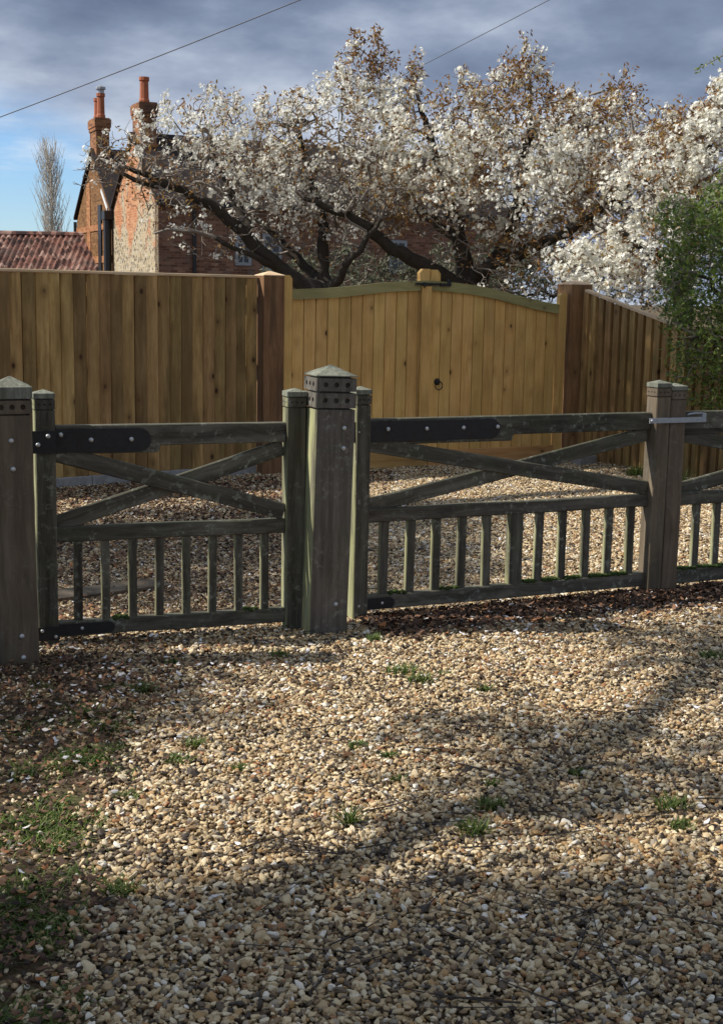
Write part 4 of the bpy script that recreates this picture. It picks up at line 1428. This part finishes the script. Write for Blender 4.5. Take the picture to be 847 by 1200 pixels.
lobes = [(505, 185, 75, 62, .1, 1.3), (580, 175, 72, 62, .2, 1.3), (445, 165, 46, 66, .3, .9), (640, 180, 72, 68, .3, 1.3), (600, 240, 95, 55, -.2, 1.2), (510, 235, 75, 45, -.1, 1.1), (690, 205, 65, 68, .1, 1.1), (660, 280, 80, 40, -.4, .9), (445, 235, 50, 45, -.3, .8), (590, 300, 70, 26, -.5, .7), (715, 150, 40, 45, .2, .9), (640, 312, 60, 20, -.9, .5), (730, 240, 50, 50, 0, .9), (600, 330, 60, 16, -.9, .5), (670, 328, 50, 16, -1.0, .4)]
whips = [(443, 38, 438, 115, .3), (418, 35, 430, 110, .3), (487, 62, 480, 130, .2), (618, 44, 605, 110, .3), (600, 62, 590, 120, .3), (582, 82, 575, 130, .3), (545, 80, 545, 130, .2), (735, 78, 715, 150, .2), (715, 92, 700, 150, .2), (640, 85, 640, 130, .2), (395, 75, 420, 130, .3), (670, 108, 670, 150, .2), (460, 68, 455, 120, .2), (632, 58, 625, 110, .3), (443, 38, 438, 115, .3), (618, 44, 600, 120, .3), (735, 78, 715, 150, .2), (487, 62, 480, 130, .2), (520, 98, 515, 150, -.2), (562, 96, 556, 150, .5), (655, 104, 650, 150, -.2), (692, 112, 688, 160, .4), (470, 92, 468, 140, -.2), (405, 62, 425, 140, .4), (610, 78, 592, 140, .0), (722, 108, 705, 165, -.1), (752, 95, 735, 160, .3)]
cherry('cherry_tree', 'dense white flowering cherry with bronze shoots, directly behind the tall gates', tuple(b_ * np.array([1, 1, 0])), limbs, lobes, whips, YM, 33, 1000, 3.5, 2.7, 0, .0255, 1.9)

# right cherry
YR = 15.6
b_ = pxw(800, 372, YR)
limbs = [[(b_[0], b_[1], -.05, .16), (b_[0], b_[1], .9, .13)] + limbpx([(802, 330, 0, .11), (808, 280, .1, .09), (815, 230, .1, .07), (830, 170, .2, .045), (838, 120, .2, .02)], YR),
         limbpx([(802, 330, 0, .08), (765, 300, -.3, .06), (735, 275, -.4, .045), (700, 262, -.4, .025)], YR),
         limbpx([(808, 280, .1, .07), (770, 235, .2, .05), (750, 190, .3, .03), (740, 140, .3, .014)], YR),
         limbpx([(808, 280, .1, .07), (865, 230, .2, .05), (905, 180, .3, .03)], YR)]
lobes = [(760, 215, 70, 56, .2, 1.1), (825, 188, 68, 58, .2, 1.1), (755, 285, 70, 38, -.3, .9), (900, 190, 80, 80, .2, 1.2), (690, 305, 55, 30, -.5, .7), (830, 250, 80, 55, .0, 1.0), (770, 178, 50, 34, .3, .9), (740, 320, 50, 26, -.6, .6), (850, 150, 45, 36, .2, .9), (800, 300, 70, 40, .1, .9), (720, 330, 60, 22, -.6, .5), (780, 345, 50, 20, -.5, .5)]
whips = [(846, 90, 835, 150, .1), (800, 118, 798, 165, .3), (768, 122, 770, 170, -.1), (835, 108, 828, 160, -.2), (858, 98, 850, 150, .2), (820, 120, 820, 160, .1), (785, 125, 785, 165, .1), (870, 95, 860, 150, .2)]
cherry('cherry_tree', 'white flowering cherry at the right edge, above the green shrub', tuple(b_ * np.array([1, 1, 0])), limbs, lobes, whips, YR, 47, 1000, 4.2, 2.9, 0, .0275, .6)


def leafy(root, sk, base, mat, per, size, seed, maxcnt=3, part='leaves', spread=.04, template=(sprigV, sprigF)):
    P, par, cnt, kids, spec = sk
    r2 = np.random.default_rng(seed)
    end = np.where((cnt <= maxcnt) & (spec == 0))[0]
    idx = np.repeat(end, r2.poisson(per, len(end)))
    pos = P[idx] + r2.normal(0, spread, (len(idx), 3))
    nr = r2.normal(0, 1, (len(idx), 3)) + np.array([0, -.2, .6])
    V, F, T = scatter(*template, pos, nr, r2.uniform(size[0], size[1], len(idx)), r2.uniform(0, 1, len(idx)), r2)
    stuff(link(part, npmesh(part, V - base, F, T), mat, root))


# green shrub over the right-hand fence
YS = 11.9
base = np.array((3.55, 12.0, 0))
root = thing('green_shrub', 'tall green small-leaved shrub hanging over the fence at the right edge', 'shrub', tuple(base))
limbs = [[(3.55, 12.0, -.05, .06), (3.5, 11.95, .7, .05), (3.4, 11.9, 1.5, .035), (3.25, 11.9, 2.2, .02), (3.1, 11.8, 2.7, .008)],
         [(3.5, 11.95, .7, .04), (3.25, 11.6, 1.1, .02), (3.0, 11.45, 1.3, .012), (2.8, 11.4, 1.35, .006)],
         [(3.4, 11.9, 1.5, .03), (3.0, 11.7, 1.8, .016), (2.75, 11.6, 1.9, .007)],
         [(3.5, 11.95, .7, .04), (4.0, 11.9, 1.6, .03), (4.3, 11.9, 2.6, .015)]]
lobes = [(830, 270, 42, 45, 0, .55), (822, 345, 42, 45, -.1, .55), (830, 410, 40, 45, -.3, .5), (845, 470, 30, 26, -.4, .4), (880, 250, 55, 60, .2, .7), (890, 340, 60, 70, 0, .7), (895, 440, 50, 60, -.2, .6), (795, 320, 22, 30, -.1, .35), (798, 395, 18, 28, -.35, .3), (790, 250, 20, 26, 0, .3), (800, 445, 18, 18, -.4, .25), (786, 318, 16, 26, -.2, .3), (790, 372, 14, 26, -.35, .3), (800, 275, 24, 30, 0, .4)]
A = lobe_points(lobes, 5200, 5, YS)
A = np.concatenate([A, shoots(8, [(782, 300, 810, 330, 0), (765, 350, 800, 370, -.3), (778, 425, 805, 420, -.4), (775, 375, 800, 380, -.4), (800, 232, 815, 270, 0), (830, 215, 835, 260, 0), (800, 470, 835, 470, -.4), (785, 340, 805, 350, -.2)], YS, 14, .06)])
sk = grow(limbs, A, 61, .07)
(tv, tf), (bv, bf) = wood_meshes(sk, .0016, .5, .012, 7, 4)
link('stem', npmesh('stem', tv - base, tf, None, True), MAT['bark'], root)
stuff(link('twigs', npmesh('twigs', bv - base, bf, None, True), MAT['twigbark'], root))
leafy(root, sk, base, MAT['hedge'], 4.2, (.032, .066), 62, 4, 'leaves', .035)

# leafing twig that reaches in at the top right
pts = [pxw(900, 28, 8.6), pxw(872, 50, 8.6), pxw(850, 63, 8.6), pxw(832, 73, 8.6), pxw(813, 83, 8.6)]
tw = thing('overhanging_twig', 'thin twig with fresh green leaves reaching in at the top right corner', 'twig', tuple(pts[0]))
X = np.array(pts)
V, F = tube_arrays([X], [np.linspace(.006, .002, 5)], 5)
link('stem', npmesh('stem', V - X[0], F, None, True), MAT['twigbark'], tw)
r2 = np.random.default_rng(3)
q = np.repeat(np.linspace(0.1, 1, 15), 6)
pos = np.stack([np.interp(q, np.linspace(0, 1, 5), X[:, c_]) for c_ in range(3)], 1) + r2.normal(0, .012, (len(q), 3))
V, F, T = scatter(sprigV, sprigF, pos, r2.normal(0, 1, (len(q), 3)) + np.array([0, 0, .5]), r2.uniform(.018, .034, len(q)), r2.uniform(.4, 1, len(q)), r2)
stuff(link('leaves', npmesh('leaves', V - X[0], F, T), MAT['hedge'], tw))

# distant poplar
MAT['pop'] = plain('pale_poplar_bark', (.48, .44, .38), .9, 0, 3, .3)
base = np.array((-25.6, 110.0, 0))
root = thing('poplar_tree', 'tall slim bare poplar far off above the pantile roof', 'tree', tuple(base))
r2 = np.random.default_rng(9)
ch, rr = [], []
ch.append(np.stack([np.zeros(12), np.zeros(12), np.linspace(-.1, 13.4, 12)], 1) + np.concatenate([np.zeros((1, 3)), r2.normal(0, .05, (11, 3))]))
rr.append(np.linspace(.26, .02, 12))
tV, tF = tube_arrays(ch, rr, 7)
link('trunk', npmesh('trunk', tV, tF, None, True), MAT['pop'], root)
ch, rr = [], []
for k in range(260):
    h0 = r2.uniform(1.0, 11.8)
    env = 2.2 * math.sin(math.pi * min(1, max(.06, ((h0 + 2.2) / 16.0))) ** 1.0) ** .8
    a_ = r2.uniform(0, 6.283)
    ln = r2.uniform(1.2, 3.4)
    out = min(env, ln * .55) * r2.uniform(.35, 1)
    q = np.linspace(0, 1, 6)
    top_ = min(13.9, h0 + ln)
    X = np.stack([out * math.cos(a_) * q ** .75, out * math.sin(a_) * q ** .75, h0 + (top_ - h0) * q ** 1.25], 1) + r2.normal(0, .03, (6, 3))
    ch.append(X)
    rr.append(np.linspace(.030, .010, 6))
    for z in range(4):
        i_ = int(r2.integers(2, 5))
        b2 = r2.uniform(0, 6.283)
        Y_ = X[i_] + np.linspace(0, 1, 4)[:, None] * np.array([.35 * math.cos(b2), .35 * math.sin(b2), r2.uniform(.5, 1.1)])
        ch.append(Y_)
        rr.append(np.linspace(.016, .007, 4))
tV, tF = tube_arrays(ch, rr, 3)
stuff(link('branches', npmesh('branches', tV, tF), MAT['pop'], root))

# overhead wires
def wire(label, a, b, r_, sag):
    q = np.linspace(0, 1, 24)
    X = np.array(a) + (np.array(b) - np.array(a)) * q[:, None]
    X[:, 2] -= sag * 4 * q * (1 - q)
    V, F = tube_arrays([X - X[0]], [np.full(24, r_)], 6)
    return tag(link('overhead_wire', npmesh('overhead_wire', V, F, None, True), MAT['wire'], None, tuple(X[0])), label, 'wire', 'overhead wires')


wire('overhead wire sloping up across the sky left of the cherry trees, above the chimneys', pxw(-260, 232, 31), pxw(560, -86, 27), .011, .12)
wire('overhead wire rising behind the tall blossom shoots towards the top of the picture', pxw(330, 158, 34), pxw(760, -62, 25), .008, .05)

# low twiggy bushes between the trees and the house
MAT['dullleaf'] = tone_mat('dull_bush_leaf', [(0, (.035, .042, .024)), (.6, (.09, .10, .06)), (1, (.17, .16, .10))], .7, .25)
for lab, bx_, lobes_, sd in (('grey-green twiggy bush under the left cherry, behind the tall gates', 405, [(400, 318, 60, 34, 0, .9), (345, 325, 40, 22, 0, .7), (450, 322, 45, 28, .2, .8)], 71),
                             ('dark twiggy bush under the middle cherry, behind the right tall gate', 600, [(560, 312, 70, 36, 0, .9), (640, 315, 65, 40, .2, 1.0), (610, 322, 60, 34, -.3, .7), (500, 322, 40, 24, .1, .7), (715, 325, 50, 36, .2, .9), (770, 330, 40, 36, .2, .8)], 73)):
    b_ = pxw(bx_, 372, 21.5) * np.array([1, 1, 0])
    root = thing('twiggy_bush', lab, 'bush', tuple(b_), 0, 'bushes behind the tall gates')
    sk = grow([[(b_[0], b_[1], -.05, .05), (b_[0], b_[1], .6, .035), (b_[0] + .1, b_[1], 1.4, .012)]], lobe_points(lobes_, 420, sd, 21.5), sd, .12)
    (tv, tf), (bv, bf) = wood_meshes(sk, .003, .45, .02, 6, 3)
    link('stem', npmesh('stem', tv - b_, tf, None, True), MAT['bark'], root)
    stuff(link('twigs', npmesh('twigs', bv - b_, bf, None, True), MAT['twigbark'], root))
    leafy(root, sk, b_, MAT['dullleaf'], 5.0, (.06, .11), sd + 1, 3, 'leaves', .05)

# ------------------------------------------------------------------ trees left of the drive, whose shade falls across it
MAT['ashleaf'] = tone_mat('roadside_leaf', [(0, (.04, .06, .015)), (1, (.10, .14, .04))], .6, .3)


def ball_points(balls, dens, seed):
    r2 = np.random.default_rng(seed)
    out = []
    for x, y, z_, rx, ry, rz_ in balls:
        k = int(dens * rx * ry * rz_ * 4)
        u = r2.normal(0, 1, (k, 3))
        u /= np.linalg.norm(u, axis=1)[:, None]
        u *= (r2.uniform(0, 1, k) ** .4)[:, None]
        out.append(np.array((x, y, z_)) + u * np.array((rx, ry, rz_)))
    return np.concatenate(out)


def shade_tree(label, base, limbs, balls, dens, per, size, seed, spread=.10, dy=.55):
    base = np.array(base, float) + (0, dy, 0)
    limbs = [[(x, y + dy, z_, r_) for x, y, z_, r_ in l] for l in limbs]
    balls = [(b[0], b[1] + dy) + b[2:] for b in balls]
    root = thing('roadside_tree', label, 'tree', tuple(base), 0, 'trees along the left side of the drive')
    sk = grow(limbs, ball_points(balls, dens, seed), seed, .22)
    (tv, tf), (bv, bf) = wood_meshes(sk, .004, .5, .03, 8, 4)
    link('trunk', npmesh('trunk', tv - base, tf, None, True), MAT['bark'], root)
    stuff(link('branches', npmesh('branches', bv - base, bf, None, True), MAT['twigbark'], root))
    leafy(root, sk, base, MAT['ashleaf'], per, size, seed + 1, 4, 'leaves', spread)


shade_tree('leafing roadside tree left of the camera, outside the picture', (-7.4, .6, 0),
           [[(-7.4, .6, -.1, .22), (-7.3, .7, 2.5, .19), (-7.0, .9, 4.2, .15), (-6.6, 1.1, 5.6, .09)],
            [(-7.0, .9, 4.2, .13), (-5.9, 2.0, 4.75, .075), (-5.1, 3.0, 5.0, .06), (-4.3, 4.4, 5.15, .045), (-3.6, 5.7, 5.2, .025)]],
           [(-6.5, 1.35, 6.0, 1.9, 1.15, 1.1), (-8.0, .6, 6.2, 1.6, 1.4, 1.2), (-5.0, 1.1, 5.8, 1.3, 1.15, .9), (-4.4, 1.9, 5.6, .9, .75, .6), (-4.9, 3.4, 5.1, .5, .8, .35), (-4.1, 4.9, 5.3, .45, .8, .35)], 110, 4.6, (.10, .2), 81)
shade_tree('leafing roadside tree beside the verge, outside the picture at the left', (-8.6, 6.2, 0),
           [[(-8.6, 6.2, -.1, .2), (-8.6, 6.3, 3, .17), (-8.5, 6.8, 5.4, .11), (-8.4, 7.2, 7.0, .05)],
            [(-8.6, 6.3, 3, .13), (-7.6, 5.4, 4.3, .08), (-6.9, 4.4, 5.0, .04)],
            [(-8.5, 6.8, 5.4, .10), (-6.8, 9.2, 6.9, .07), (-4.9, 10.9, 7.9, .03)]],
           [(-8.6, 7.0, 7.0, 1.6, 1.8, 1.0), (-6.95, 3.95, 5.0, .8, 1.0, .6), (-4.85, 11.0, 8.0, 1.3, 1.6, 1.2), (-8.2, 8.4, 7.4, 1.0, 1.0, .7), (-4.75, 11.2, 7.8, .9, 1.3, .9)], 130, 3.0, (.09, .17), 91, dy=.68)

shade_tree('unseen leafing tree added behind the camera to dim the sky light on the foreground', (-3.4, -2.4, 0),  # unseen crown added to cut sky light on the near gravel
           [[(-3.4, -2.4, -.1, .2), (-3.3, -2.3, 2.4, .17), (-2.8, -1.8, 4.0, .12), (-1.6, -.9, 5.2, .06)],
            [(-2.8, -1.8, 4.0, .10), (-.8, -1.2, 5.0, .07), (1.0, -.3, 5.5, .03)]],
           [(-1.8, -.4, 5.6, 1.7, 1.5, .9), (.7, -.1, 5.7, 1.7, 1.5, .9), (-.5, -1.8, 5.6, 1.8, 1.4, 1.0)], 60, 3.6, (.10, .2), 101, dy=0)
